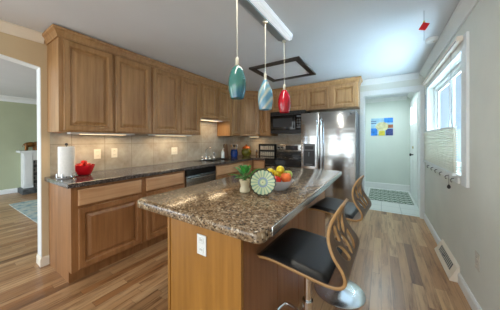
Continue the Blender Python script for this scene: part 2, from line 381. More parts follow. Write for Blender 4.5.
def crown(poly2, axis, a, b, name, m):
    bm = B(); prism(bm, poly2, axis, a, b); return struct(name, bm, m)
def cp(x, s, hz=.088, pr=.075):   # crown profile on a plane x, projecting along s
    return [(x, H-.002), (x+s*pr, H-.002), (x+s*pr, H-.016), (x+s*(pr-.012), H-.022), (x+s*.03, H-.058), (x+s*.018, H-.072), (x+s*.012, H-hz), (x, H-hz)]
def prism_x(name, prof, y0, y1, m):     # profile (x,z) extruded along y
    bm = B(); ring_faces(bm, [[(x, y, z) for x, z in prof] for y in (y0, y1)]); return struct(name, bm, m)
def prism_y(name, prof, x0, x1, m):     # profile (y,z) extruded along x
    bm = B(); ring_faces(bm, [[(x, y, z) for y, z in prof] for x in (x0, x1)]); return struct(name, bm, m)
prism_x('trim_1', cp(XL, 1), -2.4, .655, M['cream_trim'])
prism_x('trim_2', cp(XR, -1), -2.4, YB, M['white'])
prism_y('trim_3', cp(YB, -1), -.325, XR-.08, M['white'])
prism_y('trim_4', cp(6.47, -1), -.6, HX-.08, M['white'])
prism_x('trim_5', cp(HX, -1), YB+.12, 6.47, M['white'])
prism_x('trim_6', [(x*1 if i == 99 else x, z) for i, (x, z) in enumerate(cp(-7.7, 1, .13, .10))], -2.6, 3.5, M['white'])
def bp(x, s, h=.095): return [(x, 0), (x+s*.016, 0), (x+s*.016, h-.018), (x+s*.008, h), (x, h)]
prism_x('baseboard_right', bp(XR, -1), -2.4, 2.565, M['white'])
prism_x('baseboard_right_far', bp(XR, -1), 3.185, YB-.02, M['white'])
bm = B(); ring_faces(bm, [[(x, y, z) for x, z in bp(XL, 1)] for y in (.634, .697)])
ring_faces(bm, [[(x, y, z) for y, z in bp(.634, -1)] for x in (XL-.125, XL+.016)]); struct('baseboard_left', bm, M['cream_trim'])
prism_y('baseboard_entry', bp(6.47, -1, .15), -.6, HX, M['white'])
prism_x('baseboard_living_room', bp(-7.7, 1, .11), -2.6, 1.22, M['white'])
# cased opening to the entry
bm = B(); box(bm, (-.335, YB-.018, 0), (-.265, YB, 2.10), .004); box(bm, (-.335, YB-.018, 2.10), (.594, YB, 2.18), .004); box(bm, (.545, YB-.018, 0), (.594, YB, 2.10), .004)
box(bm, (-.267, YB-.004, 0), (-.257, YB+.124, 2.10)); box(bm, (.537, YB-.004, 0), (.547, YB+.124, 2.10)); box(bm, (-.267, YB-.004, 2.092), (.547, YB+.124, 2.102))
struct('trim_7', bm, M['white'])

# kitchen window
wt = thing('window_1', '', '', (XR, 3.2, 0)); del wt['category']; del wt['label']; wt['kind'] = 'structure'
bm = B(); box(bm, (XR-.02, 2.33, .90), (XR-.0002, wy0, 2.16), .004); box(bm, (XR-.02, wy1, .90), (XR-.0002, 4.12, 2.16), .004); box(bm, (XR-.02, wy0, wz1), (XR-.0002, wy1, 2.16), .004); box(bm, (XR-.02, wy0, .955), (XR-.0002, wy1, wz0), .004)
obj('casing', bm, M['white'], wt)
bm = B(); gx = XR+.07
def frame(bm, y0, y1, z0, z1, x0, x1, w):
    box(bm, (x0, y0, z0), (x1, y0+w, z1)); box(bm, (x0, y1-w, z0), (x1, y1, z1)); box(bm, (x0, y0+w, z0), (x1, y1-w, z0+w)); box(bm, (x0, y0+w, z1-w), (x1, y1-w, z1))
frame(bm, wy0+.002, wy1-.002, wz0+.002, wz1-.002, gx-.01, gx+.045, .03); obj('window_frame', bm, M['white'], wt)
for y0, y1, xo in ((wy0+.034, 3.26, 0), (3.20, wy1-.034, .02)):
    bm = B(); frame(bm, y0, y1, wz0+.034, wz1-.034, gx+xo, gx+xo+.018, .045); sh = obj('sash', bm, M['white'], wt)
    bm = B(); box(bm, (gx+xo+.007, y0+.045, wz0+.079), (gx+xo+.011, y1-.045, wz1-.079)); obj('pane', bm, M['glass'], sh)

# hall door
dt = thing('door_1', '', '', (HX, 5.7, 0)); del dt['category']; del dt['label']; dt['kind'] = 'structure'
bm = B(); box(bm, (HX-.03, 5.14, .01), (HX-.006, 6.30, 2.10), .003)
for (a, b, c, d) in ((5.26, 5.64, .25, .85), (5.78, 6.18, .25, .85), (5.26, 5.64, 1.0, 1.5), (5.78, 6.18, 1.0, 1.5)):
    box(bm, (HX-.036, a, c), (HX-.03, b, d), .003)
slab = obj('slab', bm, M['white'], dt)
for ya in (5.26, 5.82):
    bm = B(); pts = [(ya, 1.64), (ya+.36, 1.64), (ya+.36, 1.80)] + [(ya+.18+.18*math.cos(t*PI/10), 1.80+.24*math.sin(t*PI/10)) for t in range(1, 10)] + [(ya, 1.80)]
    ring_faces(bm, [[(x, y, z) for y, z in pts] for x in (HX-.036, HX-.031)]); obj('door_lite', bm, M['lite_glow'], dt)
bm = B(); lathe(bm, [(.012, 0), (.012, .03), (.028, .04), (.03, .055), (.02, .068), (0.004, .07)]); bmesh.ops.transform(bm, matrix=Matrix.Translation((HX-.03, 5.72, .96)) @ Matrix.Rotation(-PI/2, 4, 'Y'), verts=bm.verts); obj('knob', bm, M['black'], dt, True)
bm = B(); lathe(bm, [(.028, 0), (.028, .012), (.018, .016), (0.004, .017)]); bmesh.ops.transform(bm, matrix=Matrix.Translation((HX-.03, 5.72, 1.12)) @ Matrix.Rotation(-PI/2, 4, 'Y'), verts=bm.verts); obj('deadbolt', bm, M['brass'], dt, True)
bm = B(); box(bm, (HX-.02, 5.04, 0), (HX-.001, 5.13, 2.11), .003); box(bm, (HX-.02, 6.31, 0), (HX-.001, 6.4, 2.11), .003); box(bm, (HX-.02, 5.04, 2.11), (HX-.001, 6.4, 2.20), .003); obj('casing', bm, M['white'], dt)

# backsplash tiles
bm = B(); box(bm, (XL, .70, .9152), (XL+.008, YB-.008, 1.379)); box(bm, (XL, 2.512, 1.379), (XL+.008, 3.31, 1.67)); struct('wall_backsplash_side', bm, M['tile_y'])
bm = B(); box(bm, (XL, YB-.008, .9152), (-1.245, YB-.0002, 1.41)); struct('wall_backsplash_back', bm, M['tile_x'])

# ---------------------------------------------------------------- cabinets
W = M['maple']
def upper(kind, base, a0, a1, z0, z1, doors, depth, label, group=None, m=W):
    """wall cabinet; base = front plane coordinate, doors = [(a0,a1)]"""
    mtx = fmat(kind, 0, base)
    c = mtx @ Vector(((a0+a1)/2, -depth/2, z0)); t = thing('wall_cabinet', label, 'cabinet', tuple(c), 0, group)
    bm = B(); boxm(bm, (a0+.0006, -depth+.001, z0), (a1-.0006, -.001, z1), mtx, .0008); obj('body', bm, m, t)
    for d0, d1 in doors: obj('door', panel_bm(d0, d1, z0+.012, z1-.045, mtx), m, t)
    return t
CT = 2.315
du = XU - XL - .0002
upper('X', XU, .68, 1.161, 1.38, CT, [(.715, 1.148)], du, 'maple wall cabinet at the near left end, beside the arched opening')
upper('X', XU, 1.161, 1.620, 1.38, CT, [(1.176, 1.604)], du, 'second maple wall cabinet from the arched opening on the left wall')
upper('X', XU, 1.620, 2.084, 1.38, CT, [(1.636, 2.066)], du, 'third maple wall cabinet from the arched opening on the left wall')
upper('X', XU, 2.084, 2.511, 1.38, CT, [(2.100, 2.498)], du, 'full-height maple wall cabinet just before the sink, fourth from the arch')
upper('X', XU, 2.511, 3.322, 1.68, CT, [(2.524, 2.932), (2.955, 3.31)], du, 'short two-door maple wall cabinet above the sink')
# corner group
upper('X', XU, 3.324, 3.690, 1.38, CT, [(3.352, 3.672)], du, 'narrow maple wall cabinet between the sink cabinet and the diagonal corner cabinet')
ct = thing('corner_wall_cabinet', 'diagonal maple wall cabinet in the far left corner of the kitchen', 'cabinet', (-2.7, 4.1, 1.38))
bm = B(); pg = [(XL+.001, 3.691), (XU-.001, 3.691), (-2.291, 4.0), (-2.291, YB-.001), (XL+.001, YB-.001)]
ring_faces(bm, [[(x, y, z) for x, y in pg] for z in (1.38, CT)]); obj('body', bm, W, ct)
L45 = math.hypot(.309, .309)
mt45 = Matrix.Translation((XU, 3.691, 0)) @ Matrix.Rotation(PI/4, 4, 'Z') @ Matrix(((1, 0, 0, 0), (0, -1, 0, 0), (0, 0, 1, 0), (0, 0, 0, 1)))
obj('door', panel_bm(.03, L45-.03, 1.392, CT-.045, mt45), W, ct)
db = YB - 4.0 - .0004
upper('Y', 4.0, -2.289, -2.006, 1.38, CT, [(-2.262, -2.022)], db, 'narrow maple wall cabinet between the corner cabinet and the microwave')
upper('Y', 4.0, -2.004, -1.248, 1.885, CT, [(-1.986, -1.640), (-1.616, -1.266)], db, 'short two-door maple wall cabinet above the black microwave')
upper('Y', 4.0, -1.246, -.336, 1.865, CT, [(-1.214, -.815), (-.765, -.37)], db, 'wide short maple wall cabinet above the refrigerator')
# wood crown on the wall cabinets, one moulding that turns the corners
def crown_ring(path, off, z):  # offset polyline outward
    out = []
    n = len(path)
    for i in range(n):
        p = Vector(path[i])
        ds = []
        if i > 0: ds.append((Vector(path[i]) - Vector(path[i-1])).normalized())
        if i < n-1: ds.append((Vector(path[i+1]) - Vector(path[i])).normalized())
        ns = [Vector((d.y, -d.x)) for d in ds]
        if len(ns) == 1: q = p + ns[0]*off
        else:
            b = (ns[0]+ns[1]).normalized(); q = p + b*(off/max(.3, b.dot(ns[0])))
        out.append((q.x, q.y, z))
    return out
path = [(XL+.001, .68), (XU, .68), (XU, 3.691), (-2.291, 4.0), (-.336, 4.0), (-.336, YB-.001)]
prof = [(.0005, CT-.03), (.010, CT-.03), (.012, CT-.012), (.030, CT+.022), (.048, CT+.034), (.052, CT+.05), (.052, H-.012), (-.004, H-.012), (-.004, CT+.001), (.0005, CT+.001)]
bm = B(); rows = [crown_ring(path, o_, z_) for o_, z_ in prof]
vs = [[bm.verts.new(p) for p in r] for r in rows]
for i in range(len(vs)):
    a, b = vs[i], vs[(i+1) % len(vs)]
    for k in range(len(path)-1): bm.faces.new((a[k], a[k+1], b[k+1], b[k]))
bm.faces.new([v[0] for v in vs]); bm.faces.new([v[-1] for v in vs][::-1])
tag(obj('cabinet_crown_molding', bm, W), 'maple crown molding running along the tops of the wall cabinets', 'molding')

BW = M['base_wood']
def base(kind, base_, a0, a1, parts, depth, label, toe=.065, hollow=False):
    mtx = fmat(kind, 0, base_)
    c = mtx @ Vector(((a0+a1)/2, -depth/2, 0)); t = thing('base_cabinet', label, 'cabinet', tuple(c))
    bm = B()
    if hollow:
        boxm(bm, (a0+.0006, -depth+.001, .105), (a1-.0006, -.001, .13), mtx); boxm(bm, (a0+.0006, -depth+.001, .13), (a0+.018, -.001, .873), mtx)
        boxm(bm, (a1-.018, -depth+.001, .13), (a1-.0006, -.001, .873), mtx); boxm(bm, (a0+.018, -.022, .13), (a1-.018, -.001, .873), mtx)
    else: boxm(bm, (a0+.0006, -depth+.001, .105), (a1-.0006, -.001, .873), mtx, .0008)
    boxm(bm, (a0+.0006, -depth+.001, 0), (a1-.0006, -toe, .105), mtx); obj('body', bm, BW, t)
    for k, d0, d1, z0, z1 in parts:
        if k == 'drawer': obj('drawer', panel_bm(d0, d1, z0, z1, mtx, .02, False), M['maple_h'] if kind == 'X' else M['maple_hx'], t, label='pale maple drawer front')
        else: obj('door', panel_bm(d0, d1, z0, z1, mtx), BW, t)
    return t
dl = XF - XL - .0002
base('X', XF, .685, 1.345, [('drawer', .735, 1.315, .70, .845), ('door', .735, 1.315, .125, .675)], dl, 'maple base cabinet at the near left end, under the paper towels')
base('X', XF, 1.345, 1.940, [('drawer', 1.375, 1.905, .70, .845), ('door', 1.375, 1.905, .125, .675)], dl, 'maple base cabinet directly left of the dishwasher')
base('X', XF, 2.563, 3.40, [('drawer', 2.59, 3.37, .70, .845), ('door', 2.59, 2.965, .125, .675), ('door', 2.985, 3.37, .125, .675)], dl, 'maple base cabinet under the sink, right of the dishwasher', hollow=True)
ct = thing('corner_base_cabinet', 'maple corner base cabinet left of the range', 'cabinet', (-2.6, 4.0, 0))
bm = B(); pg = [(XL+.001, 3.401), (XF-.001, 3.401), (XF-.001, 3.721), (-2.003, 3.721), (-2.003, YB-.001), (XL+.001, YB-.001)]
ring_faces(bm, [[(x, y, z) for x, y in pg] for z in (.105, .873)])
pg = [(XL+.001, 3.402), (XF-.066, 3.402), (XF-.066, 3.786), (-2.004, 3.786), (-2.004, YB-.002), (XL+.001, YB-.002)]
ring_faces(bm, [[(x, y, z) for x, y in pg] for z in (0, .105)]); obj('body', bm, BW, ct)
mb = fmat('Y', 0, 3.72); obj('drawer', panel_bm(-2.27, -2.03, .70, .845, mb, .02, False), M['maple_hx'], ct, label='pale maple drawer front'); obj('door', panel_bm(-2.27, -2.03, .125, .675, mb), BW, ct)

# counter (L) with a hole for the sink
CZ0, CZ1 = .8735, .915
CE = XF + .03
sx0, sx1, sy0, sy1 = -2.835, -2.42, 2.60, 3.30
bm = B()
box(bm, (XL+.0002, .655, CZ0), (CE, sy0, CZ1), .004)
box(bm, (XL+.0002, sy0, CZ0), (sx0, sy1, CZ1)); box(bm, (sx1, sy0, CZ0), (CE, sy1, CZ1))
box(bm, (XL+.0002, sy1, CZ0), (CE, YB-.0002, CZ1)); box(bm, (CE, 3.695, CZ0), (-2.002, YB-.0002, CZ1))
tag(obj('countertop', bm, M['granite_dark']), 'dark speckled L-shaped countertop along the left wall', 'countertop')

sk = thing('kitchen_sink', 'stainless drop-in double sink in the left counter', 'sink', (-2.64, 2.95, CZ1))
bm = B()
def ringbox(bm, x0, x1, y0, y1, w, z0, z1):
    box(bm, (x0, y0, z0), (x1, y0+w, z1)); box(bm, (x0, y1-w, z0), (x1, y1, z1)); box(bm, (x0, y0+w, z0), (x0+w, y1-w, z1)); box(bm, (x1-w, y0+w, z0), (x1, y1-w, z1))
ringbox(bm, sx0-.015, sx1+.015, sy0-.015, sy1+.015, .04, CZ1+.0002, CZ1+.005); box(bm, (sx0+.02, 2.935, CZ1+.0002), (sx1-.02, 2.965, CZ1+.005)); obj('rim', bm, M['steel'], sk)
for y0, y1 in ((sy0+.02, 2.938), (2.962, sy1-.02)):
    bm = B(); x0, x1 = sx0+.02, sx1-.02
    for a, b in (((x0, y0, .76), (x1, y1, .765)), ((x0, y0, .765), (x0+.004, y1, CZ1)), ((x1-.004, y0, .765), (x1, y1, CZ1)), ((x0, y0, .765), (x1, y0+.004, CZ1)), ((x0, y1-.004, .765), (x1, y1, CZ1))): box(bm, a, b)
    obj('basin', bm, M['steel'], sk)
fc = thing('faucet', 'chrome gooseneck faucet behind the sink', 'faucet', (-2.89, 2.95, CZ1))
bm = B(); lathe(bm, [(.024, .0005), (.024, .01), (.016, .02), (.014, .06)], (-2.905, 2.95, CZ1)); obj('base', bm, M['chrome'], fc, True)
bm = B(); tube(bm, [(-2.905, 2.95, CZ1+.05), (-2.905, 2.95, CZ1+.18), (-2.88, 2.95, CZ1+.225), (-2.84, 2.95, CZ1+.24), (-2.79, 2.95, CZ1+.225), (-2.77, 2.95, CZ1+.18)], .011); obj('spout', bm, M['chrome'], fc, True)
for yy in (2.85, 3.05):
    bm = B(); lathe(bm, [(.022, .0005), (.022, .01), (.014, .02), (.018, .05), (.010, .06)], (-2.905, yy, CZ1)); tube(bm, [(-2.90, yy, CZ1+.055), (-2.85, yy + (.02 if yy > 3 else -.02), CZ1+.07)], .006); obj('handle', bm, M['chrome'], fc, True)
sp = thing('sink_sprayer', 'short chrome side sprayer standing beyond the faucet', 'sprayer', (-2.90, 3.17, CZ1))
bm = B(); lathe(bm, [(.02, .0005), (.02, .01), (.012, .02), (.012, .08), (.018, .10), (.016, .13), (.004, .135)], (-2.90, 3.17, CZ1)); obj('body', bm, M['chrome'], sp, True)

# dishwasher
dw = thing('dishwasher', 'stainless dishwasher with black control strip in the left run', 'dishwasher', (-2.6, 2.25, 0))
mx = fmat('X', 0, XF)
bm = B(); boxm(bm, (1.943, -.57, .11), (2.561, -.001, .872), mx); boxm(bm, (1.943, -.57, 0), (2.561, -.07, .11), mx); obj('body', bm, M['black'], dw)
bm = B(); boxm(bm, (1.946, .0, .12), (2.558, .022, .775), mx, .004); obj('door', bm, M['steel'], dw)
bm = B(); boxm(bm, (1.946, .0, .785), (2.558, .024, .868), mx, .004); obj('control_panel', bm, M['black_gloss'], dw)
bm = B(); tube(bm, [mx @ Vector((2.0, .05, .745)), mx @ Vector((2.504, .05, .745))], .009); tube(bm, [mx @ Vector((2.02, .02, .745)), mx @ Vector((2.02, .05, .745))], .006); tube(bm, [mx @ Vector((2.484, .02, .745)), mx @ Vector((2.484, .05, .745))], .006); obj('handle', bm, M['steel'], dw, True)

# ---------------------------------------------------------------- refrigerator
FX0, FX1, FY, FZ = -1.240, -.345, 3.686, 1.775
fr = thing('refrigerator', 'stainless side-by-side refrigerator with an ice and water dispenser', 'refrigerator', ((FX0+FX1)/2, 4.0, 0))
bm = B(); box(bm, (FX0+.004, FY+.065, .02), (FX1-.004, YB-.02, FZ-.012), .004); box(bm, (FX0+.03, FY+.09, 0), (FX1-.03, YB-.05, .03)); obj('body', bm, M['grey'], fr)
bm = B(); box(bm, (FX0+.01, FY+.03, .012), (FX1-.01, FY+.064, .075)); obj('grille', bm, M['black'], fr)
sp_ = -.908
bm = B(); box(bm, (FX0, FY, .085), (sp_-.004, FY+.062, FZ), .010)
dr = obj('freezer_door', bm, M['steel'], fr, True)
bm = B(); box(bm, (sp_+.004, FY, .085), (FX1, FY+.062, FZ), .010); dr2 = obj('refrigerator_door', bm, M['steel'], fr, True)
bm = B(); box(bm, (-1.195, FY-.008, .82), (-.985, FY-.0004, 1.22), .004); dp = obj('dispenser_panel', bm, M['grey'], dr, label='grey ice and water dispenser')
bm = B(); box(bm, (-1.183, FY-.010, .835), (-.997, FY-.0082, 1.10)); obj('dispenser_recess', bm, M['black'], dr, label='black dispenser recess')
bm = B(); box(bm, (-1.165, FY-.0115, 1.12), (-1.015, FY-.0083, 1.18)); obj('display', bm, M['black'], dr)
bm = B(); box(bm, (-1.15, FY-.022, .845), (-1.03, FY-.0102, .862)); obj('dispenser_tray', bm, M['grey'], dr)
bm = B(); tube(bm, [(-1.09, FY-.020, 1.075), (-1.09, FY-.022, 1.0)], .009); obj('dispenser_spout', bm, M['grey'], dr, True)
for xh, par in ((sp_-.034, dr), (sp_+.034, dr2)):
    bm = B(); tube(bm, [(xh, FY-.004, .62), (xh, FY-.042, .65), (xh, FY-.050, .75), (xh, FY-.052, 1.15), (xh, FY-.050, 1.55), (xh, FY-.042, 1.63), (xh, FY-.004, 1.66)], .012, 10); obj('handle', bm, M['satin_chrome'], par, True)
bm = B(); box(bm, (-.43, FY-.003, 1.70), (-.40, FY-.0004, 1.725)); obj('badge', bm, M['grey'], dr2)

# microwave
mw = thing('microwave', 'black over-the-range microwave with a grey glass window', 'microwave', (-1.626, 4.1, 1.43))
MX0, MX1, MY = -2.002, -1.250, 3.955
bm = B(); box(bm, (MX0, MY+.03, 1.43), (MX1, YB-.001, 1.882), .003); obj('body', bm, M['black'], mw)
bm = B(); box(bm, (MX0+.002, MY, 1.50), (-1.45, MY+.029, 1.80), .006); md = obj('door', bm, M['black_gloss'], mw, True)
bm = B(); box(bm, (-1.94, MY-.003, 1.56), (-1.52, MY-.0004, 1.74)); obj('window', bm, M['dark_glass'], md, label='grey mesh glass window')
bm = B(); tube(bm, [(-1.475, MY-.001, 1.53), (-1.475, MY-.03, 1.55), (-1.475, MY-.03, 1.75), (-1.475, MY-.001, 1.77)], .008); obj('handle', bm, M['black_gloss'], md, True)
bm = B(); box(bm, (-1.448, MY, 1.50), (MX1-.002, MY+.029, 1.80), .004); cpn = obj('control_panel', bm, M['black_gloss'], mw, True)
bm = B(); box(bm, (-1.42, MY-.0025, 1.745), (-1.29, MY-.0003, 1.78)); obj('display', bm, M['grey'], cpn)
for i in range(3):
    for j in range(4): bm = B(); box(bm, (-1.415+i*.045, MY-.002, 1.53+j*.05), (-1.385+i*.045, MY-.0003, 1.56+j*.05)); obj('key', bm, M['grey'], cpn)
bm = B(); box(bm, (MX0+.002, MY+.004, 1.805), (MX1-.002, MY+.029, 1.88))
for k in range(5): box(bm, (MX0+.02, MY, 1.812+k*.013), (MX1-.02, MY+.004, 1.818+k*.013))
obj('vent_grille', bm, M['black'], mw)
bm = B(); box(bm, (MX0+.002, MY+.005, 1.432), (MX1-.002, MY+.029, 1.495), .003); obj('lower_trim', bm, M['black'], mw)

# range
rg = thing('range', 'black and stainless electric range with a steel backguard', 'range', (-1.624, 4.0, 0))
RX0, RX1 = -1.998, -1.250
bm = B(); box(bm, (RX0, 3.72, .02), (RX1, YB-.012, .905), .003); obj('body', bm, M['black'], rg)
bm = B(); box(bm, (RX0, 3.70, .9055), (RX1, 4.26, .922), .004); ck = obj('cooktop', bm, M['black_gloss'], rg)
for cx, cy, r in ((-1.80, 3.86, .10), (-1.45, 3.86, .08), (-1.80, 4.12, .08), (-1.45, 4.12, .10)):
    bm = B(); lathe(bm, [(r, .0003), (r, .0012), (r-.008, .0012), (r-.008, .0003)], (cx, cy, .922), 32, False, False)
    obj('burner_ring', bm, M['grey'], ck)
bm = B(); box(bm, (RX0+.004, 3.685, .20), (RX1-.004, 3.719, .80), .006); od = obj('oven_door', bm, M['black_gloss'], rg)
bm = B(); tube(bm, [(RX0+.06, 3.64, .76), (RX1-.06, 3.64, .76)], .011); tube(bm, [(RX0+.08, 3.64, .76), (RX0+.08, 3.686, .76)], .008); tube(bm, [(RX1-.08, 3.64, .76), (RX1-.08, 3.686, .76)], .008); obj('handle', bm, M['steel'], od, True)
bm = B(); box(bm, (RX0+.004, 3.69, .81), (RX1-.004, 3.719, .90), .004); obj('front_trim', bm, M['black_gloss'], rg)
bm = B(); box(bm, (RX0+.004, 3.69, .03), (RX1-.004, 3.719, .19), .004); obj('storage_drawer', bm, M['black_gloss'], rg)
bm = B(); box(bm, (RX0, 4.262, .90), (RX1, YB-.010, 1.03), .003); obj('backguard_base', bm, M['black_gloss'], rg)
bm = B(); box(bm, (RX0, 4.255, 1.03), (RX1, YB-.010, 1.20), .006); bg_ = obj('backguard', bm, M['steel'], rg, True, label='stainless control backguard')
bm = B(); box(bm, (-1.78, 4.251, 1.07), (-1.50, 4.2548, 1.17)); obj('display', bm, M['black_gloss'], bg_)
for kx in (-1.94, -1.86, -1.42, -1.33):
    bm = B(); lathe(bm, [(.022, 0), (.022, .018), (.016, .024), (.003, .024)], n=16); bmesh.ops.transform(bm, matrix=Matrix.Translation((kx, 4.2548, 1.12)) @ Matrix.Rotation(PI/2, 4, 'X'), verts=bm.verts); obj('knob', bm, M['black'], bg_, True)

# ---------------------------------------------------------------- island
IX0, IX1, IY0, IY1 = -1.337, -.403, .716, 2.707
bx0, bx1, by0, by1 = -1.060, -.541, .77, 2.43
isl = thing('kitchen_island', 'maple kitchen island body with a plain orange end panel', 'island', ((bx0+bx1)/2, 1.7, 0))
bm = B(); box(bm, (bx0+.02, by0+.02, .0), (bx1-.02, by1-.02, .865)); obj('body', bm, M['island_side'], isl)
bm = B(); box(bm, (bx0, by0, 0), (bx1, by0+.0195, .865), .002); box(bm, (bx0-.006, by0-.006, 0), (bx0+.012, by0-.0002, .865)); obj('end_panel', bm, M['island_wood'], isl, label='orange-toned maple end panel')
bm = B(); box(bm, (bx0, by1-.0195, 0), (bx1, by1, .865)); obj('end_panel', bm, M['island_side'], isl)
ys_ = [.79, 1.163, 1.54, 1.757, 2.12, 2.41]
for k in range(5):
    bm = B(); box(bm, (bx1-.0195, ys_[k]+.002, 0), (bx1, ys_[k+1]-.002, .865), .003); obj('side_panel', bm, M['island_side'], isl)
bm = B(); box(bm, (bx0, by0+.02, .10), (bx0+.0195, by1-.02, .865)); obj('side_panel', bm, M['island_side'], isl)
bm = B(); rad = .045; pts = []
for (cx, cy, a0) in ((IX1-rad, IY1-rad, 0), (IX0+rad, IY1-rad, 90), (IX0+rad, IY0+rad, 180), (IX1-rad, IY0+rad, 270)):
    for k in range(7): a = math.radians(a0+90*k/6); pts.append((cx+rad*math.cos(a), cy+rad*math.sin(a)))
def inset(pts, d):
    cx, cy = (IX0+IX1)/2, (IY0+IY1)/2
    hx, hy = (IX1-IX0)/2, (IY1-IY0)/2
    return [(cx+(x-cx)*(hx-d)/hx, cy+(y-cy)*(hy-d)/hy) for x, y in pts]
ring_faces(bm, [[(x, y, z) for x, y in inset(pts, d)] for d, z in ((.004, .866), (0, .871), (0, .902), (.0035, .911), (.010, .915))])
it = thing('island_top', 'brown speckled laminate top with rounded corners on the island', 'countertop', ((IX0+IX1)/2, (IY0+IY1)/2, .866))
obj('slab', bm, M['granite'], it, True)
bm = B(); box(bm, (IX1+.0003, .80, .874), (IX1+.008, 2.655, .9145), .003); obj('edge_strip', bm, M['satin_chrome'], it, True, label='pale metal strip added for the bright edge reflection')  # strip added along the slab edge to carry its window reflection

def outlet(x0, kind, a, z, label, w=.072, h=.118, m=None, face=None):
    """kind X facing +X, Y facing -Y, R facing -X"""
    m = m or M['plate']
    mt_ = {'X': fmat('X', 0, x0), 'Y': fmat('Y', 0, x0), 'R': Matrix(((0, -1, 0, x0), (1, 0, 0, 0), (0, 0, 1, 0), (0, 0, 0, 1)))}[kind]
    t = thing('wall_outlet', label, 'outlet', tuple(mt_ @ Vector((a, 0, z))))
    bm = B(); boxm(bm, (a-w/2, .0003, z-h/2), (a+w/2, .006, z+h/2), mt_, .002); obj('plate', bm, m, t)
    n = max(1, round(w/.072))
    for k in range(n):
        ac = a + (k-(n-1)/2)*.046
        for dz in (-.025, .025):
            bm = B(); boxm(bm, (ac-.015, .0062, z+dz-.014), (ac+.015, .008, z+dz+.014), mt_, .003)
            s_ = obj('socket', bm, m, t)
            bm = B(); boxm(bm, (ac-.007, .0081, z+dz-.003), (ac-.005, .0086, z+dz+.008), mt_); boxm(bm, (ac+.005, .0081, z+dz-.003), (ac+.007, .0086, z+dz+.008), mt_); obj('slot', bm, M['black'], s_)
    return t
outlet(by0-.0002, 'Y', -.788, .748, 'white duplex outlet on the orange end panel of the island', w=.064, h=.104, m=M['white'])
outlet(XL+.008, 'X', 1.125, 1.127, 'cream outlet on the tile backsplash nearest the red bowl')
outlet(XL+.008, 'X', 1.315, 1.130, 'cream outlet on the tile backsplash, second from the red bowl')
outlet(XL+.008, 'X', 2.24, 1.115, 'wider double outlet on the tile above the dishwasher', w=.118)
outlet(XR, 'R', 2.163, .40, 'greige outlet low on the right wall', w=.075, h=.125, m=M['outlet_grey'])

# under cabinet lights
for y0, y1, zz, lab in ((.80, 1.46, 1.38, 'slim under-cabinet light glowing above the red bowl'), (1.70, 2.42, 1.38, 'slim under-cabinet light glowing left of the sink'), (2.60, 3.22, 1.68, 'slim under-cabinet light glowing above the sink')):
    t = thing('under_cabinet_light', lab, 'light', (-2.76, (y0+y1)/2, zz-.02))
    bm = B(); box(bm, (-2.81, y0, zz-.018), (-2.71, y1, zz-.0003), .003); obj('housing', bm, M['white'], t)
    bm = B(); box(bm, (-2.79, y0+.10, zz-.021), (-2.73, y1-.10, zz-.0182)); obj('diffuser', bm, M['warm_glow'], t)
    area('under_cabinet_lamp', (-2.76, (y0+y1)/2, zz-.03), .07, 2.5, (1.0, .74, .45), (0, 0, 0), y1-y0-.06)
t = thing('under_cabinet_light', 'small under-cabinet light glowing in the far left corner', 'light', (-2.5, 4.12, 1.36))
bm = B(); box(bm, (-2.62, 4.06, 1.362), (-2.36, 4.14, 1.3797), .003); obj('housing', bm, M['white'], t)
bm = B(); box(bm, (-2.60, 4.07, 1.358), (-2.38, 4.13, 1.3618)); obj('diffuser', bm, M['warm_glow'], t)
area('under_cabinet_lamp', (-2.49, 4.10, 1.35), .2, 1.2, (1.0, .68, .36), (0, 0, 0), .06)

# ---------------------------------------------------------------- ceiling fixture and pendants
lf = thing('pendant_light_bar', 'long silver and white light bar on the ceiling over the island', 'light fixture', (-.855, 1.6, H))
bm = B(); yN = 2.06
pf = [(-.935, H-.002), (-.930, H-.028), (-.905, H-.040), (-.845, H-.044), (-.838, H-.038), (-.835, H-.002)]
ring_faces(bm, [[(x, y, z) for x, z in pf] for y in (.55, yN-.03)] + [[(-.885+(x+.885)*.55, yN+.02, H-.002+(z-H+.002)*.7) for x, z in pf]]); obj('canopy', bm, M['lamp_metal'], lf, label='blue-grey metal side of the bar')
bm = B()
pf = [(-.834, H-.002), (-.834, H-.040), (-.815, H-.046), (-.80, H-.038), (-.79, H-.042), (-.775, H-.034), (-.768, H-.002)]
ring_faces(bm, [[(x, y, z) for x, z in pf] for y in (.55, yN-.03)] + [[(-.82+(x+.82)*.55, yN+.02, H-.002+(z-H+.002)*.7) for x, z in pf]]); obj('diffuser', bm, M['lamp_diffuser'], lf, label='white ribbed side of the bar')
def pendant(y, shade, ztop, zbot, rmax, label, prof):
    x = -.862
    t = thing('pendant_lamp', label, 'lamp', (x, y, H-.045))
    bm = B(); lathe(bm, [(.004, -.016), (.022, -.014), (.022, 0)], (x, y, H-.0435), 16); obj('ceiling_cap', bm, M['cord'], t, True)
    bm = B(); tube(bm, [(x, y, H-.058), (x, y, ztop+.05)], .0028, 8); obj('cord', bm, M['cord'], t, True)
    bm = B(); lathe(bm, [(.006, .058), (.012, .05), (.014, .0), (.012, -.01)], (x, y, ztop), 16); obj('socket', bm, M['cord'], t, True)
    bm = B(); h = ztop - zbot
    P_ = [(rmax*r, zbot + h*f) for f, r in prof]
    inner = [(max(.003, r-.004), z) for r, z in P_[::-1]]
    lathe(bm, [(r, z) for r, z in P_] + [(max(.002, r-.004), z-.003) for r, z in P_[::-1]], (x, y, 0), 36, False, False)
    vs_ = bm.verts[:]
    obj('shade', bm, shade, t, True)
PF = [(0, .74), (.06, .80), (.25, .96), (.42, 1.0), (.6, .94), (.78, .78), (.9, .56), (.97, .34), (1, .16)]
pendant(1.187, M['shade_teal'], 1.822, 1.590, .064, 'teal glass pendant lamp, left of the three over the island', PF)
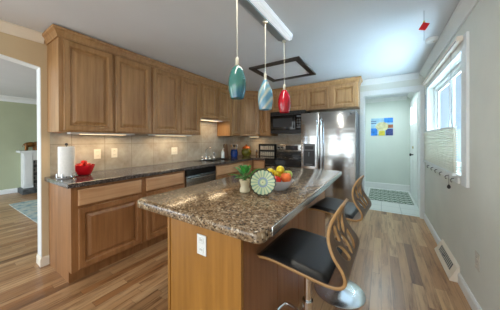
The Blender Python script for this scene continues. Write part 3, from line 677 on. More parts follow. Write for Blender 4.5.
pendant(1.608, M['shade_swirl'], 1.826, 1.562, .068, 'white and blue swirled glass pendant lamp between the teal and red ones', [(0, .82), (.06, .86), (.25, .97), (.42, 1.0), (.6, .9), (.78, .62), (.9, .40), (.97, .28), (1, .16)])
pendant(2.03, M['shade_red'], 1.822, 1.582, .068, 'red glass pendant lamp, right of the three over the island', PF)

# attic hatch
ah = thing('attic_hatch', 'ceiling hatch with a dark frame and white panel', 'hatch', (-1.29, 3.0, H))
bm = B(); x0, x1, y0, y1 = -1.675, -.895, 2.60, 3.42; ww = .075
for a, b in (((x0, y0), (x1, y0+ww)), ((x0, y1-ww), (x1, y1)), ((x0, y0+ww), (x0+ww, y1-ww)), ((x1-ww, y0+ww), (x1, y1-ww))): box(bm, (a[0], a[1], H-.028), (b[0], b[1], H-.0005), .004)
obj('frame', bm, M['hatch_frame'], ah)
bm = B(); box(bm, (x0+ww+.001, y0+ww+.001, H-.010), (x1-ww-.001, y1-ww-.001, H-.0005)); obj('panel', bm, M['lamp_white'], ah)

# smoke detector
sd = thing('smoke_detector', 'round white smoke detector on the ceiling near the window wall', 'smoke detector', (.46, 3.05, H))
bm = B(); lathe(bm, [(.054, 0), (.054, -.02), (.047, -.034), (.03, -.038), (.003, -.038)], (.462, 2.93, H-.0005), 28); obj('body', bm, M['white'], sd, True)
bm = B(); lathe(bm, [(.008, 0), (.008, -.004), (.002, -.004)], (.475, 2.91, H-.0388), 12); obj('test_button', bm, M['outlet_grey'], sd, True)

# hanging ornament
hm = thing('hanging_ornament', 'red diamond ornament hanging from the ceiling on a thread', 'ornament', (.305, 2.26, H))
bm = B(); tube(bm, [(.305, 2.26, H-.001), (.305, 2.26, 2.285)], .0014, 6); obj('thread', bm, M['grey'], hm)
bm = B(); tube(bm, [(.305, 2.26, 2.215), (.305, 2.26, 2.125)], .0014, 6); obj('thread', bm, M['grey'], hm)
bm = B()
ring_faces(bm, [[(.305-.035, 2.26, 2.232), (.305+.008, 2.26, 2.215), (.305+.038, 2.26, 2.262), (.305-.004, 2.26, 2.284)], [(.305-.035, 2.272, 2.232), (.305+.008, 2.272, 2.215), (.305+.038, 2.272, 2.262), (.305-.004, 2.272, 2.284)]]); obj('diamond', bm, M['petal_red'], hm)
bm = B(); box(bm, (.300, 2.256, 2.284), (.312, 2.272, 2.292)); obj('bead', bm, M['mobile_yellow'], hm)

# cellular shade, hooks
cs = thing('cellular_shade', 'cream pleated shade covering the lower half of the window', 'window shade', (.56, 3.3, 1.0))
bm = B(); yy0, yy1 = 2.56, 4.08; n = 19; z0, z1 = .985, 1.395
zz = []
for k in range(n):
    za = z0+(z1-z0)*k/n; zb = z0+(z1-z0)*(k+1)/n
    poly = [(.560, za), (.546, (za+zb)/2), (.560, zb), (.566, zb), (.580, (za+zb)/2), (.566, za)]
    poly = [(x-.002, z) for x, z in poly]
    ring_faces(bm, [[(x, y, z) for x, z in poly] for y in (yy0, yy1)])
obj('pleats', bm, M['fabric_shade'], cs)
bm = B(); box(bm, (.540, yy0-.005, .960), (.574, yy1, .984), .003); obj('bottom_rail', bm, M['white'], cs)
bm = B(); box(bm, (.545, yy0-.003, 1.396), (.572, yy1, 1.412), .003); obj('top_rail', bm, M['white'], cs)
bm = B(); box(bm, (.535, 2.40, 2.115), (.5755, 4.10, 2.160), .004)
obj('headrail', bm, M['cream_trim'], cs, label='long metal headrail above the window')
bm = B(); box(bm, (.533, 2.42, 2.122), (.5348, 4.08, 2.127)); obj('headrail_groove', bm, M['black'], cs)
for y in (2.68, 3.95):
    bm = B(); tube(bm, [(.559, y, 2.114), (.559, y, 1.413)], .0014, 6); obj('lift_cord', bm, M['grey'], cs)
bm = B(); tube(bm, [(.536, 2.64, .962), (.532, 2.62, .87)], .0014, 6); lathe(bm, [(.003, .0), (.013, -.015), (.014, -.03), (.006, -.04)], (.532, 2.62, .872), 12); obj('pull_tassel', bm, M['black'], cs, True, label='dark cord pull')
pr = thing('hook_rail', 'white peg rail with small dark hooks under the window', 'hook rail', (.59, 3.3, .9))
bm = B(); box(bm, (.578, 2.56, .895), (XR-.0003, 3.998, .950), .003); obj('board', bm, M['white'], pr)
for y in (2.67, 2.87, 3.12, 3.36, 3.59, 3.85):
    bm = B(); tube(bm, [(.5778, y, .925), (.562, y, .922), (.553, y, .908), (.556, y, .893), (.564, y, .888)], .004, 8); obj('hook', bm, M['grey'], pr, True)
wc = thing('wall_card', 'white card clipped to a blue-grey strip between the window and doorway', 'card', (XR, 4.2, 1.5))
bm = B(); box(bm, (XR-.006, 4.14, 1.60), (XR-.0005, 4.26, 2.0)); obj('strip', bm, M['card'], wc)
bm = B(); ring_faces(bm, [[(x, 4.135, 1.50), (x, 4.215, 1.47), (x, 4.24, 1.76), (x, 4.16, 1.79)] for x in (XR-.010, XR-.0065)]); obj('sheet', bm, M['paper_white'], wc)

# baseboard register
vt = thing('floor_register', 'white angular baseboard register with a dark grille', 'vent', (.56, 2.87, 0))
bm = B(); pf = [(XR-.0004, 0), (XR-.070, 0), (XR-.074, .02), (XR-.055, .045), (XR-.02, .125), (XR-.0004, .15)]
ring_faces(bm, [[(x, y, z) for x, z in pf] for y in (2.568, 3.182)]); obj('housing', bm, M['cream_trim'], vt)
bm = B()
def vp(s, off): # point on slanted face
    x = (XR-.055) + .035*s; z = .045 + .08*s; nx, nz = -.916, .40; return x+nx*off, z+nz*off
a = vp(.12, .0006); b = vp(.88, .0006); c = vp(.88, .002); d = vp(.12, .002)
ring_faces(bm, [[(p[0], y, p[1]) for p in (a, b, c, d)] for y in (2.66, 3.09)]); obj('grille', bm, M['vent_dark'], vt)
bm = B()
for k in range(12):
    y = 2.68+k*.036; a = vp(.12, .0022); b = vp(.88, .0022); c = vp(.88, .006); d = vp(.12, .006)
    ring_faces(bm, [[(p[0], y+q, p[1]) for p in (a, b, c, d)] for q in (0, .006)])
obj('louvers', bm, M['outlet_grey'], vt)
bm = B(); tube(bm, [(*vp(.5, .004)[:1], 2.87, vp(.5, .004)[1]), (vp(.5, .022)[0], 2.90, vp(.5, .022)[1])], .004, 8); obj('damper_lever', bm, M['black'], vt)

# entry: picture, light switch, rug, register
pc = thing('unframed_print', 'colourful yellow and blue print on the far entry wall', 'picture', (.01, 6.46, 1.36))
bm = B(); x0, x1, z0, z1 = -.234, .256, 1.40, 1.86; NX, NZ = 28, 26; yb = 6.455
mats = [M['pic_sky'], M['pic_blue'], M['pic_dark'], M['pic_yellow'], M['pic_tan'], M['pic_brown']]
vv = [[bm.verts.new((x0+(x1-x0)*i/NX, yb, z0+(z1-z0)*j/NZ)) for i in range(NX+1)] for j in range(NZ+1)]
for j in range(NZ):
    for i in range(NX):
        f = bm.faces.new((vv[j][i], vv[j][i+1], vv[j+1][i+1], vv[j+1][i])); u = (i+.5)/NX; v = (j+.5)/NZ
        mi = 0
        if u < .28 and v < .42: mi = 1
        if u > .68 and v < .38: mi = 2
        if u > .62 and v > .72: mi = 1
        if ((u-.52)/.30)**2 + ((v-.52)/.26)**2 < 1: mi = 4
        if abs(u-.5) < .14 and v < .26: mi = 3
        if u > .78 and .42 < v < .62: mi = 5
        if u < .25 and (abs(v-.82) < .02 or abs(v-.7) < .02): mi = 2
        f.material_index = mi
r_ = bmesh.ops.extrude_face_region(bm, geom=bm.faces[:])
for e in r_['geom']:
    if isinstance(e, bmesh.types.BMVert): e.co.y = 6.4695
obj('canvas', bm, mats, pc)
rg_ = B(); box(rg_, (-.245, 5.15, .0004), (.55, 6.30, .009), .003)
tag(obj('entry_rug', rg_, M['rug_lattice']), 'grey-green lattice rug on the white entry tiles', 'rug')

# ---------------------------------------------------------------- bar stools
def catmull(p, n):
    out = []
    for i in range(len(p)-1):
        p0, p1, p2, p3 = p[max(i-1, 0)], p[i], p[i+1], p[min(i+2, len(p)-1)]
        for k in range(n):
            t = k/n
            out.append(tuple(.5*((2*b)+(c-a)*t+(2*a-5*b+4*c-d)*t*t+(3*b-a-3*c+d)*t**3) for a, b, c, d in zip(p0, p1, p2, p3)))
    out.append(tuple(p[-1])); return out
def resample(p, step):
    L_ = [0]
    for a, b in zip(p, p[1:]): L_.append(L_[-1]+math.dist(a, b))
    n = int(L_[-1]/step); out = []; j = 0
    for k in range(n+1):
        s = L_[-1]*k/n
        while j < len(L_)-2 and L_[j+1] < s: j += 1
        t = (s-L_[j])/max(1e-9, L_[j+1]-L_[j]); out.append(tuple(a+(b-a)*t for a, b in zip(p[j], p[j+1])))
    return out, L_[-1]
SP = [(-.205, .700), (-.19, .709), (-.12, .717), (-.02, .712), (.06, .704), (.13, .698), (.175, .700), (.205, .715), (.212, .742), (.200, .775), (.170, .815), (.148, .860), (.143, .905), (.150, .940), (.164, .972), (.180, .998)]
path_, LT = resample(catmull(SP, 12), .005)
def seat_w(u):   # half width along the path, u = 0..1
    ks = [(0, .165), (.03, .184), (.3, .190), (.5, .190), (.62, .190), (.72, .186), (.82, .170), (.9, .145), (.96, .112), (.985, .090), (1, .070)]
    for (a, wa), (b, wb) in zip(ks, ks[1:]):
        if u <= b: t = (u-a)/(b-a); t = t*t*(3-2*t); return wa+(wb-wa)*t
    return ks[-1][1]
def leaf_in(s, y):
    # s = arc length measured up from the back bend
    best = 9
    for cs_, cy_, a, b, ang in ((.070, -.085, .055, .028, 135), (.070, .085, .055, .028, 45), (.080, 0.0, .050, .028, 90), (.155, -.072, .056, .029, 122), (.155, .075, .056, .029, 58), (.172, 0.004, .038, .024, 92), (.232, -.040, .040, .022, 115), (.232, .042, .040, .022, 65)):
        c, s_ = math.cos(math.radians(ang)), math.sin(math.radians(ang))
        dy, dz = y-cy_, s-cs_
        u_ = (dy*c+dz*s_)/a; v_ = (-dy*s_+dz*c)/b
        q = abs(v_)/max(1e-3, (1-u_*u_)) if abs(u_) < 1 else 9
        best = min(best, q)
    return best < 1
def make_stool(label):
    t = local(thing('bar_stool', label, 'stool', (0, 0, 0)))
    bend_s = None; acc = 0
    for i in range(1, len(path_)):
        acc += math.dist(path_[i], path_[i-1])
        if path_[i][1] > .728 and path_[i][0] > .19 and bend_s is None: bend_s = acc
    bm = B(); NC = 76; n = len(path_); rows = []
    for i, (x, z) in enumerate(path_):
        wv = seat_w(i/(n-1)); rows.append([bm.verts.new((x, wv*(2*j/NC-1), z)) for j in range(NC+1)])
    for i in range(n-1):
        s = LT*(i+.5)/(n-1) - bend_s; wv = seat_w((i+.5)/(n-1))
        for j in range(NC):
            if s > 0 and leaf_in(s, wv*(2*(j+.5)/NC-1)): continue
            bm.faces.new((rows[i][j], rows[i][j+1], rows[i+1][j+1], rows[i+1][j]))
    for v in [v for v in bm.verts if not v.link_faces]: bm.verts.remove(v)
    # smooth the stair steps of the cut edges
    bnd = [v for v in bm.verts if v.is_boundary]
    for _ in range(3):
        new = {}
        for v in bnd:
            nb = [e.other_vert(v).co for e in v.link_edges if e.is_boundary]
            if len(nb) == 2: new[v] = v.co*.5 + (nb[0]+nb[1])*.25
        for v, c in new.items(): v.co = c
    o = obj('shell', bm, [M['ply'], M['ply_edge']], t, True, label='bent plywood seat and back with leaf cutouts')
    sm = o.modifiers.new('solid', 'SOLIDIFY'); sm.thickness = .013; sm.offset = 0; sm.material_offset_rim = 1
    # cushion
    bm = B(); top = []; bot = []
    i0 = next(i for i, p in enumerate(path_) if p[0] > -.188); i1 = next(i for i, p in enumerate(path_) if p[0] > .15)
    m_ = i1-i0; st = list(range(i0, i1+1, 3)); K = len(st)-1; NCc = 24
    for q, i in enumerate(st):
        x, z = path_[i]; e1 = min(q, K-q)/K*2
        ht = .018*(1-(1-min(1, e1*4))**2)**.5 if e1*4 < 1 else .018
        wv = seat_w(i/(n-1))-.004
        rt, rb = [], []
        for j in range(NCc+1):
            y = 2*j/NCc-1; ed = 1-abs(y); hh = ht*(1-(1-min(1, ed*7))**2)**.5 if ed*7 < 1 else ht
            rt.append(bm.verts.new((x, wv*y, z+.0085+max(0.0012, hh)))); rb.append(bm.verts.new((x, wv*y, z+.0075)))
        top.append(rt); bot.append(rb)
    for a in range(K):
        for j in range(NCc):
            bm.faces.new((top[a][j], top[a][j+1], top[a+1][j+1], top[a+1][j])); bm.faces.new((bot[a][j], bot[a+1][j], bot[a+1][j+1], bot[a][j+1]))
        bm.faces.new((top[a][0], top[a+1][0], bot[a+1][0], bot[a][0])); bm.faces.new((top[a][NCc], bot[a][NCc], bot[a+1][NCc], top[a+1][NCc]))
    for j in range(NCc):
        bm.faces.new((top[0][j], bot[0][j], bot[0][j+1], top[0][j+1])); bm.faces.new((top[K][j], top[K][j+1], bot[K][j+1], bot[K][j]))
    obj('cushion', bm, M['leather'], t, True, label='black leather seat pad')
    bm = B(); lathe(bm, [(.20, .0), (.202, .006), (.195, .011), (.12, .024), (.06, .036), (.034, .05), (.030, .085)], (0, 0, .0005), 48); obj('base', bm, M['satin_chrome'], t, True, label='round chrome base')
    bm = B(); lathe(bm, [(.027, .086), (.027, .46)], (0, 0, 0), 24); obj('post', bm, M['chrome'], t, True)
    bm = B(); lathe(bm, [(.018, .461), (.018, .665)], (0, 0, 0), 24); obj('gas_lift', bm, M['chrome'], t, True)
    bm = B(); box(bm, (-.08, -.08, .668), (.08, .08, .694), .004); obj('mounting_plate', bm, M['black'], t)
    bm = B(); tube(bm, [(0, .02, .664), (.04, .11, .655), (.05, .16, .66)], .005, 8); obj('lever', bm, M['chrome'], t, True)
    bm = B(); lathe(bm, [(.034, .29), (.034, .33)], (0, 0, 0), 24)
    tube(bm, catmull([(-.02, -.03, .31), (-.10, -.085, .305), (-.165, -.10, .30), (-.185, -.05, .30), (-.187, 0, .30), (-.185, .05, .30), (-.165, .10, .30), (-.10, .085, .305), (-.02, .03, .31)], 6), .0095, 10); obj('footrest', bm, M['chrome'], t, True)
    return t
st1 = make_stool('bentwood bar stool nearest the camera, black seat pad, leaf-cut back')
st1.location = (-.324, 1.065, 0); st1.rotation_euler = (0, 0, math.radians(-2))
dup(st1, (-.308, 1.89, 0), math.radians(-6), 'bentwood bar stool behind the nearest one, at the far half of the island')

# ---------------------------------------------------------------- things on the island
pt = thing('potted_plant', 'small leafy plant in a cream fluted pot on the island', 'plant', (-.842, 1.25, .915))
c = (-.842, 1.25, .9152)
bm = B(); lathe(bm, [(.034, 0), (.038, .004), (.038, .02), (.030, .035), (.032, .06), (.039, .080), (.041, .088), (.037, .088), (.034, .078), (.002, .076)], c, 28); pot = obj('pot', bm, M['cream_ceramic'], pt, True)
bm = B(); lathe(bm, [(.002, .080), (.029, .080), (.029, .077)], c, 20); obj('soil', bm, M['soil'], pt)
random.seed(4)
for k in range(19):
    a = 2*PI*k/19 + random.uniform(-.2, .2); L_ = random.uniform(.09, .15); lift = random.uniform(.02, .08)
    if k % 3 == 0: lift = .09; L_ = .05
    bm = B(); rings = []; NS = 8
    for i in range(NS+1):
        u = i/NS; r = .004 + L_*u; z = .080 + lift*math.sin(u*PI*.62)*1.2
        wd = .0015 + .015*math.sin(min(1, u*1.02)*PI)**.8 if u > .25 else .0015
        ca, sa = math.cos(a), math.sin(a); px, py = c[0]+ca*r, c[1]+sa*r
        rings.append([(px-sa*wd, py+ca*wd, c[2]+z+wd*.3), (px, py, c[2]+z-.0004), (px+sa*wd, py-ca*wd, c[2]+z+wd*.3), (px, py, c[2]+z+.0006)])
    ring_faces(bm, rings); obj('leaf', bm, M['leaf'], pt, True)

dpn = local(thing('decorative_plate', 'round flower-patterned plate with scalloped dark rim on a stand', 'plate', (-.667, 1.205, .9155)))
bm = B(); NA = 96
def scal(a, r, on): return r*(1+(.07*abs(math.sin(a*9)) if on else 0))
rs = [(.003, 0, 0), (.016, 0, 0), (.022, 0, 0), (.030, .0, 0), (.055, .005, 0), (.069, .0065, 1), (.076, .009, 1)]
VV = []
for (r, d, on) in rs: VV.append([bm.verts.new((scal(2*PI*k/NA, r, on)*math.cos(2*PI*k/NA), -d, scal(2*PI*k/NA, r, on)*math.sin(2*PI*k/NA))) for k in range(NA)])
VB = [[bm.verts.new((v.co.x, v.co.y+.005, v.co.z)) for v in row] for row in VV]
for i in range(len(rs)-1):
    for k in range(NA):
        f = bm.faces.new((VV[i][k], VV[i][(k+1) % NA], VV[i+1][(k+1) % NA], VV[i+1][k]))
        pet = int(k/NA*18+.25) ; fr_ = (k/NA*18+.25) % 1
        f.material_index = {0: 2, 1: 1, 2: 3}.get(i, 0)
        if i == 3: f.material_index = 1 if fr_ < .4 else 2
        if i == 4: f.material_index = 1 if fr_ < .4 else 2
        if i == 5: f.material_index = 0
        bm.faces.new((VB[i][k], VB[i+1][k], VB[i+1][(k+1) % NA], VB[i][(k+1) % NA])).material_index = 2
for k in range(NA): bm.faces.new((VV[-1][k], VV[-1][(k+1) % NA], VB[-1][(k+1) % NA], VB[-1][k])); bm.faces.new((VV[0][k], VB[0][k], VB[0][(k+1) % NA], VV[0][(k+1) % NA]))
bmesh.ops.transform(bm, matrix=Matrix.Translation((0, 0, .094)) @ Matrix.Rotation(math.radians(-10), 4, 'X') @ Matrix.Scale(1.1, 4), verts=bm.verts)
obj('plate', bm, [M['plate_rim'], M['petal_green'], M['petal_cream'], M['plate_blue']], dpn)
bm = B(); tube(bm, [(-.03, -.012, .012), (-.03, .0, .003), (-.03, .05, .003), (0, .045, .05), (0, .035, .09)], .0025, 6); tube(bm, [(.03, -.012, .012), (.03, .0, .003), (.03, .05, .003), (0, .045, .05)], .0025, 6); obj('stand', bm, M['black'], dpn)
dpn.rotation_euler = (0, 0, math.radians(26))

fb = thing('fruit_bowl', 'white ceramic bowl holding fruit on the island', 'bowl', (-.655, 1.44, .915))
fc_ = (-.655, 1.44, .9152)
bm = B(); lathe(bm, [(.002, .004), (.045, .0), (.05, .003), (.075, .028), (.105, .068), (.112, .078), (.108, .078), (.098, .066), (.07, .032), (.045, .012), (.002, .010)], fc_, 40, False, False); obj('bowl', bm, M['white_ceramic'], fb, True)
def fruit(name, label, pos, r, m, kind, rot=0):
    t = local(thing(name, label, 'fruit', pos, rot, None))
    bm = B()
    if kind == 'lemon':
        pr_ = [(.002, -1.28), (.16, -1.2), (.3, -1.05)] + [(math.cos(a)*1.0, math.sin(a)) for a in [(-1.15+.23*k) for k in range(11)]] + [(.3, 1.05), (.16, 1.2), (.002, 1.28)]
        lathe(bm, [(p*r, z*r) for p, z in pr_], n=20); bmesh.ops.rotate(bm, cent=(0, 0, 0), matrix=Matrix.Rotation(PI/2*.85, 3, 'Y'), verts=bm.verts)
    else:
        pr_ = [(.002, -.80), (.2, -.90), (.5, -.84), (.82, -.55), (1.0, -.05), (.98, .3), (.82, .66), (.55, .84), (.28, .86), (.1, .74), (.002, .70)]
        lathe(bm, [(p*r, z*r) for p, z in pr_], n=22)
    obj('flesh', bm, m, t, True)
    bm = B()
    if kind == 'lemon':
        lathe(bm, [(.1*r, 0), (.12*r, .1*r), (.02*r, .12*r)], (0, 0, 0), 8); bmesh.ops.transform(bm, matrix=Matrix.Rotation(PI/2*.85, 4, 'Y') @ Matrix.Translation((0, 0, r*1.27)), verts=bm.verts)
    else: tube(bm, [(0, 0, r*.68), (r*.08, 0, r*1.05)], r*.05, 6)
    obj('stem', bm, M['stem'], t)
    return t
F = fc_
fruit('lemon', 'yellow lemon at the left of the fruit bowl', (F[0]-.068, F[1]-.014, F[2]+.128), .031, M['lemon'], 'lemon', .8)
fruit('lemon', 'yellow lemon at the top of the fruit pile', (F[0]+.006, F[1]+.008, F[2]+.150), .031, M['lemon'], 'lemon', 2.2)
fruit('lemon', 'yellow lemon at the back left of the fruit bowl', (F[0]-.040, F[1]+.060, F[2]+.102), .033, M['lemon'], 'lemon', 0)
fruit('apple', 'red apple under the lemon at the left of the fruit bowl', (F[0]-.056, F[1]-.010, F[2]+.070), .034, M['apple_red'], 'apple', 1.5)
fruit('peach', 'orange-red peach at the right of the fruit bowl', (F[0]+.060, F[1]-.010, F[2]+.096), .040, M['peach'], 'apple')
fruit('apple', 'red apple low at the front of the fruit bowl', (F[0]+.004, F[1]-.060, F[2]+.078), .036, M['apple_red'], 'apple', 1)
fruit('green_apple', 'green apple at the back right of the fruit bowl', (F[0]+.042, F[1]+.068, F[2]+.106), .036, M['green_fruit'], 'apple', 2)

# ---------------------------------------------------------------- things on the left counter
tw = thing('paper_towel_holder', 'chrome holder with a white paper towel roll on the left counter', 'paper towel holder', (-2.70, .765, .915))
c = (-2.70, .765, .9153)
bm = B(); lathe(bm, [(.078, 0), (.08, .004), (.076, .010), (.012, .012)], c, 36); obj('base', bm, M['chrome'], tw, True)
bm = B(); lathe(bm, [(.005, .0125), (.005, .325), (.012, .33), (.014, .34), (.009, .35), (.002, .353)], c, 16); obj('rod', bm, M['black'], tw, True)
bm = B(); lathe(bm, [(.020, .02), (.064, .02), (.066, .024), (.066, .312), (.064, .316), (.020, .316), (.020, .02)], c, 40, False, False); obj('paper_roll', bm, M['paper'], tw, True)
for k in range(6):
    a = 2*PI*k/6 + .3; bm = B(); tube(bm, [(c[0]+.073*math.cos(a), c[1]+.073*math.sin(a), c[2]+.009), (c[0]+.073*math.cos(a), c[1]+.073*math.sin(a), c[2]+.045)], .005, 8); obj('prong', bm, M['chrome'], tw, True)
rb = thing('red_bowl', 'glossy red bowl of tomatoes on the left counter', 'bowl', (-2.765, .935, .915))
c = (-2.765, .935, .9153)
bm = B(); lathe(bm, [(.002, .002), (.05, .0), (.058, .006), (.072, .035), (.088, .08), (.098, .108), (.094, .108), (.083, .078), (.067, .037), (.045, .014), (.002, .012)], c, 36, False, False); obj('bowl', bm, M['red_gloss'], rb, True)
tl = [(-.045, -.03, .100), (.02, -.045, .102), (.045, .02, .104), (-.02, .035, .100), (-.002, -.002, .132)]
tn = ['left', 'near right', 'far right', 'far left', 'top']
tlab = ['red tomato nearest the paper towels in the red bowl', 'red tomato at the front of the red bowl', 'red tomato at the right of the red bowl', 'red tomato at the back of the red bowl', 'red tomato on top of the pile in the red bowl']
for (dx, dy, dz), lb in zip(tl, tlab): fruit('tomato', lb, (c[0]+dx, c[1]+dy, c[2]+dz), .030, M['apple_red'], 'apple', dx*60)

# corner counter items
c = (-2.84, 3.38, .9153)
so = thing('soap_bottle', 'clear pump soap bottle beside the sink', 'bottle', c)
bm = B(); lathe(bm, [(.002, 0), (.034, .0), (.036, .006), (.036, .11), (.028, .135), (.012, .145), (.012, .155)], c, 24); obj('bottle', bm, M['soap'], so, True)
bm = B(); lathe(bm, [(.014, .1555), (.014, .17), (.005, .172), (.005, .195)], c, 16); tube(bm, [(c[0], c[1], c[2]+.195), (c[0]+.04, c[1], c[2]+.195)], .006, 8); obj('pump', bm, M['white'], so, True)
bd = thing('cutting_board', 'dark wooden cutting board leaning in the corner by the soap', 'cutting board', (-2.90, 3.56, .915))
bm = B(); ring_faces(bm, [[(-2.885+t_, 3.50, .9155), (-2.885+t_, 3.62, .9155), (-2.925+t_, 3.62, 1.19), (-2.925+t_, 3.59, 1.21), (-2.925+t_, 3.53, 1.21), (-2.925+t_, 3.50, 1.19)] for t_ in (0, .016)]); obj('board', bm, M['board'], bd)
bm = B(); lathe(bm, [(.011, 0), (.011, .018), (.006, .018), (.006, 0), (.011, 0)], n=16, cap0=False, cap1=False); bmesh.ops.transform(bm, matrix=Matrix.Translation((-2.924, 3.56, 1.195)) @ Matrix.Rotation(PI/2, 4, 'Y'), verts=bm.verts); obj('hanging_ring', bm, M['brass'], bd)
c = (-2.80, 3.73, .9153)
cr = thing('utensil_crock', 'cobalt blue crock of cooking utensils in the far corner', 'crock', c)
bm = B(); lathe(bm, [(.065, 0), (.073, .006), (.085, .06), (.080, .12), (.070, .15), (.076, .165), (.071, .165), (.064, .15), (.074, .06), (.066, .012), (.002, .010)], c, 30, True, False); obj('crock', bm, M['blue_ceramic'], cr, True)
for k, (dx, dy, m_, lb) in enumerate(((-.03, -.02, 'wood_light', 'round wooden spoon leaning left in the blue crock'), (.02, -.03, 'black', 'black spatula at the front of the blue crock'), (.03, .02, 'steel', 'steel ladle at the right of the blue crock'), (-.005, .03, 'wood_light', 'wooden spoon at the back of the blue crock'))):
    u = local(thing('cooking_utensil', lb, 'utensil', (c[0]+dx*.5, c[1]+dy*.5, c[2]+.014)))
    bm = B(); tube(bm, [(0, 0, 0), (dx, dy, .21)], .0045, 8); obj('handle', bm, M[m_], u, True)
    bm = B(); bmesh.ops.create_uvsphere(bm, u_segments=14, v_segments=8, radius=1); bmesh.ops.transform(bm, matrix=Matrix.Translation((dx*1.08, dy*1.08, .235)) @ Matrix.Diagonal((.022, .008 if k != 1 else .004, .032, 1)), verts=bm.verts); obj('bowl_of_spoon' if k != 1 else 'blade', bm, M[m_], u, True)
c = (-2.655, 4.08, .9153)
c = (-2.70, 4.08, .9153)
ja = thing('cookie_jar', 'terracotta and olive glazed cookie jar in the far corner', 'jar', c)
bm = B(); lathe(bm, [(.07, 0), (.082, .006), (.112, .05), (.118, .10), (.105, .15), (.08, .175), (.075, .175)], c, 30); obj('jar', bm, M['olive_glaze'], ja, True, label='olive glazed body')
bm = B(); lathe(bm, [(.104, .1756), (.106, .183), (.086, .215), (.04, .235), (.018, .24), (.024, .262), (.014, .275), (.002, .276)], c, 30); obj('lid', bm, M['terracotta'], ja, True, label='terracotta lid')
for s in (-1, 1):
    bm = B(); tube(bm, catmull([(c[0]+s*.105, c[1], c[2]+.14), (c[0]+s*.132, c[1], c[2]+.13), (c[0]+s*.132, c[1], c[2]+.10), (c[0]+s*.112, c[1], c[2]+.085)], 5), .007, 8); obj('ear_handle', bm, M['terracotta'], ja, True)
c = (-2.505, 4.22, .9153)
pg_ = thing('pepper_grinder', 'small dark pepper grinder between the cookie jar and spice rack', 'grinder', c)
bm = B(); lathe(bm, [(.022, 0), (.024, .01), (.016, .05), (.02, .09), (.02, .10)], c, 20); obj('body', bm, M['board'], pg_, True)
bm = B(); lathe(bm, [(.019, .1005), (.021, .115), (.014, .135), (.005, .14), (.007, .15), (.001, .154)], c, 20); obj('cap', bm, M['steel'], pg_, True)
sr = thing('spice_rack', 'black countertop spice rack against the tile left of the range', 'spice rack', (-2.24, 4.27, .915))
X0, X1, Y0, Y1 = -2.455, -2.035, 4.235, 4.325
bm = B(); box(bm, (X0, Y1, .9153), (X1, Y1+.008, 1.20)); box(bm, (X0, Y0, .9153), (X0+.012, Y1-.0003, 1.20)); box(bm, (X1-.012, Y0, .9153), (X1, Y1-.0003, 1.20))
for z in (.918, 1.055, 1.19): box(bm, (X0+.0125, Y0, z), (X1-.0125, Y1-.0003, z+.008))
obj('frame', bm, M['black'], sr)
jl = ['upper', 'lower']
first = None
for r in range(2):
    for k in range(7):
        p = (X0+.045+k*.055, 4.278, (1.0635, .9265)[r])
        if first is None:
            first = local(thing('spice_jar', 'small spice jar with a pale lid in the black rack', 'jar', p, 0, 'spice jars in the black rack'))
            bm = B(); lathe(bm, [(.021, 0), (.022, .004), (.022, .06), (.018, .068)], (0, 0, 0), 16); obj('jar', bm, M['outlet_grey'], first, True)
            bm = B(); lathe(bm, [(.020, .0685), (.020, .09), (.018, .092), (.001, .092)], (0, 0, 0), 16); obj('lid', bm, M['spice'], first, True)
        else: dup(first, p)

# ---------------------------------------------------------------- living room
fp = thing('fireplace', 'white fireplace surround with a dark brick firebox across the living room', 'fireplace', (-7.6, 1.9, 0))
fx = -7.42
bm = B(); box(bm, (-7.699, 1.28, .10), (fx, 1.45, .98), .006); box(bm, (-7.699, 2.30, .10), (fx, 2.50, .98), .006); box(bm, (-7.699, 1.45, .80), (fx, 2.30, .98), .006); box(bm, (fx, 1.30, .20), (fx+.015, 1.43, .92), .004); obj('surround', bm, M['white'], fp)
bm = B(); box(bm, (-7.699, 1.25, .981), (fx+.05, 2.55, 1.0), .004); box(bm, (-7.699, 1.20, 1.0005), (fx+.09, 2.60, 1.045), .008); obj('mantel_shelf', bm, M['white'], fp)
bm = B(); box(bm, (-7.699, 1.451, .12), (fx-.01, 2.299, .799)); obj('firebox', bm, M['firebrick'], fp)
bm = B(); box(bm, (-7.699, 1.22, 0), (fx+.22, 2.6, .115), .006); obj('hearth', bm, M['slate'], fp)
el = thing('elephant_figurine', 'small brown elephant figurine standing on the white mantel', 'figurine', (-7.50, 1.42, 1.0462))
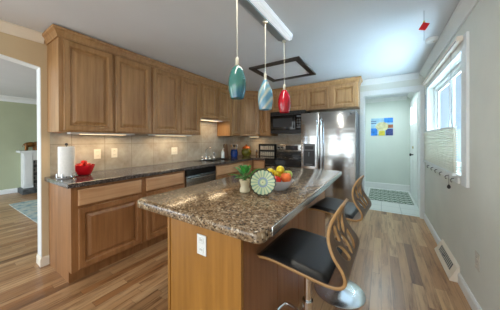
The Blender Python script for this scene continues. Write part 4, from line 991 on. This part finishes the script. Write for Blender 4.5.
bm = B(); ex, ey, ez = -7.50, 1.42, 1.0462
def blob(bm, cx, cy, cz, rx, ry, rz):
    r = bmesh.ops.create_uvsphere(bm, u_segments=16, v_segments=10, radius=1)
    bmesh.ops.transform(bm, matrix=Matrix.Translation((cx, cy, cz)) @ Matrix.Diagonal((rx, ry, rz, 1)), verts=r['verts'])
blob(bm, ex, ey, ez+.125, .05, .085, .055); blob(bm, ex, ey-.04, ez+.12, .045, .06, .052)
for dy in (-.07, -.045, .045, .07):
    tube(bm, [(ex+(.025 if abs(dy) > .06 else -.025), ey+dy, ez+.11), (ex+(.025 if abs(dy) > .06 else -.025), ey+dy*1.1, ez)], [.022, .017], 10)
blob(bm, ex, ey+.10, ez+.15, .036, .042, .042); tube(bm, catmull([(ex, ey+.13, ez+.15), (ex, ey+.155, ez+.11), (ex, ey+.16, ez+.06), (ex, ey+.175, ez+.03)], 4), [.018]*4+[.015]*4+[.011]*4+[.008], 10)
tube(bm, [(ex, ey-.10, ez+.14), (ex, ey-.118, ez+.08)], .005, 6)
eb = obj('body', bm, M['bronze'], el, True)
for s in (-1, 1):
    bm = B(); blob(bm, ex+s*.037, ey+.075, ez+.15, .006, .03, .036); obj('ear', bm, M['bronze'], el, True)
    bm = B(); tube(bm, [(ex+s*.015, ey+.13, ez+.125), (ex+s*.018, ey+.16, ez+.12)], [.005, .002], 8); obj('tusk', bm, M['cream_ceramic'], el, True)
bm = B(); box(bm, (-6.35, .40, .0004), (-3.95, 1.35, .010), .003)
bm.clear(); pts = [(-6.05, 1.30), (-6.20, .875), (-4.45, .86), (-4.30, 2.2), (-6.1, 2.2)]
ring_faces(bm, [[(x, y, z) for x, y in ((-6.35, .89), (-4.35, .93), (-4.35, 2.3), (-6.35, 2.3))] for z in (.0004, .010)])
tag(obj('living_room_rug', bm, M['rug_blue']), 'pale blue patterned rug on the living room floor beyond the arch', 'rug')
el.scale = (1.2, 1.2, 1.2)
for o in list(bpy.data.objects):
    if '_org' in o: del o['_org']
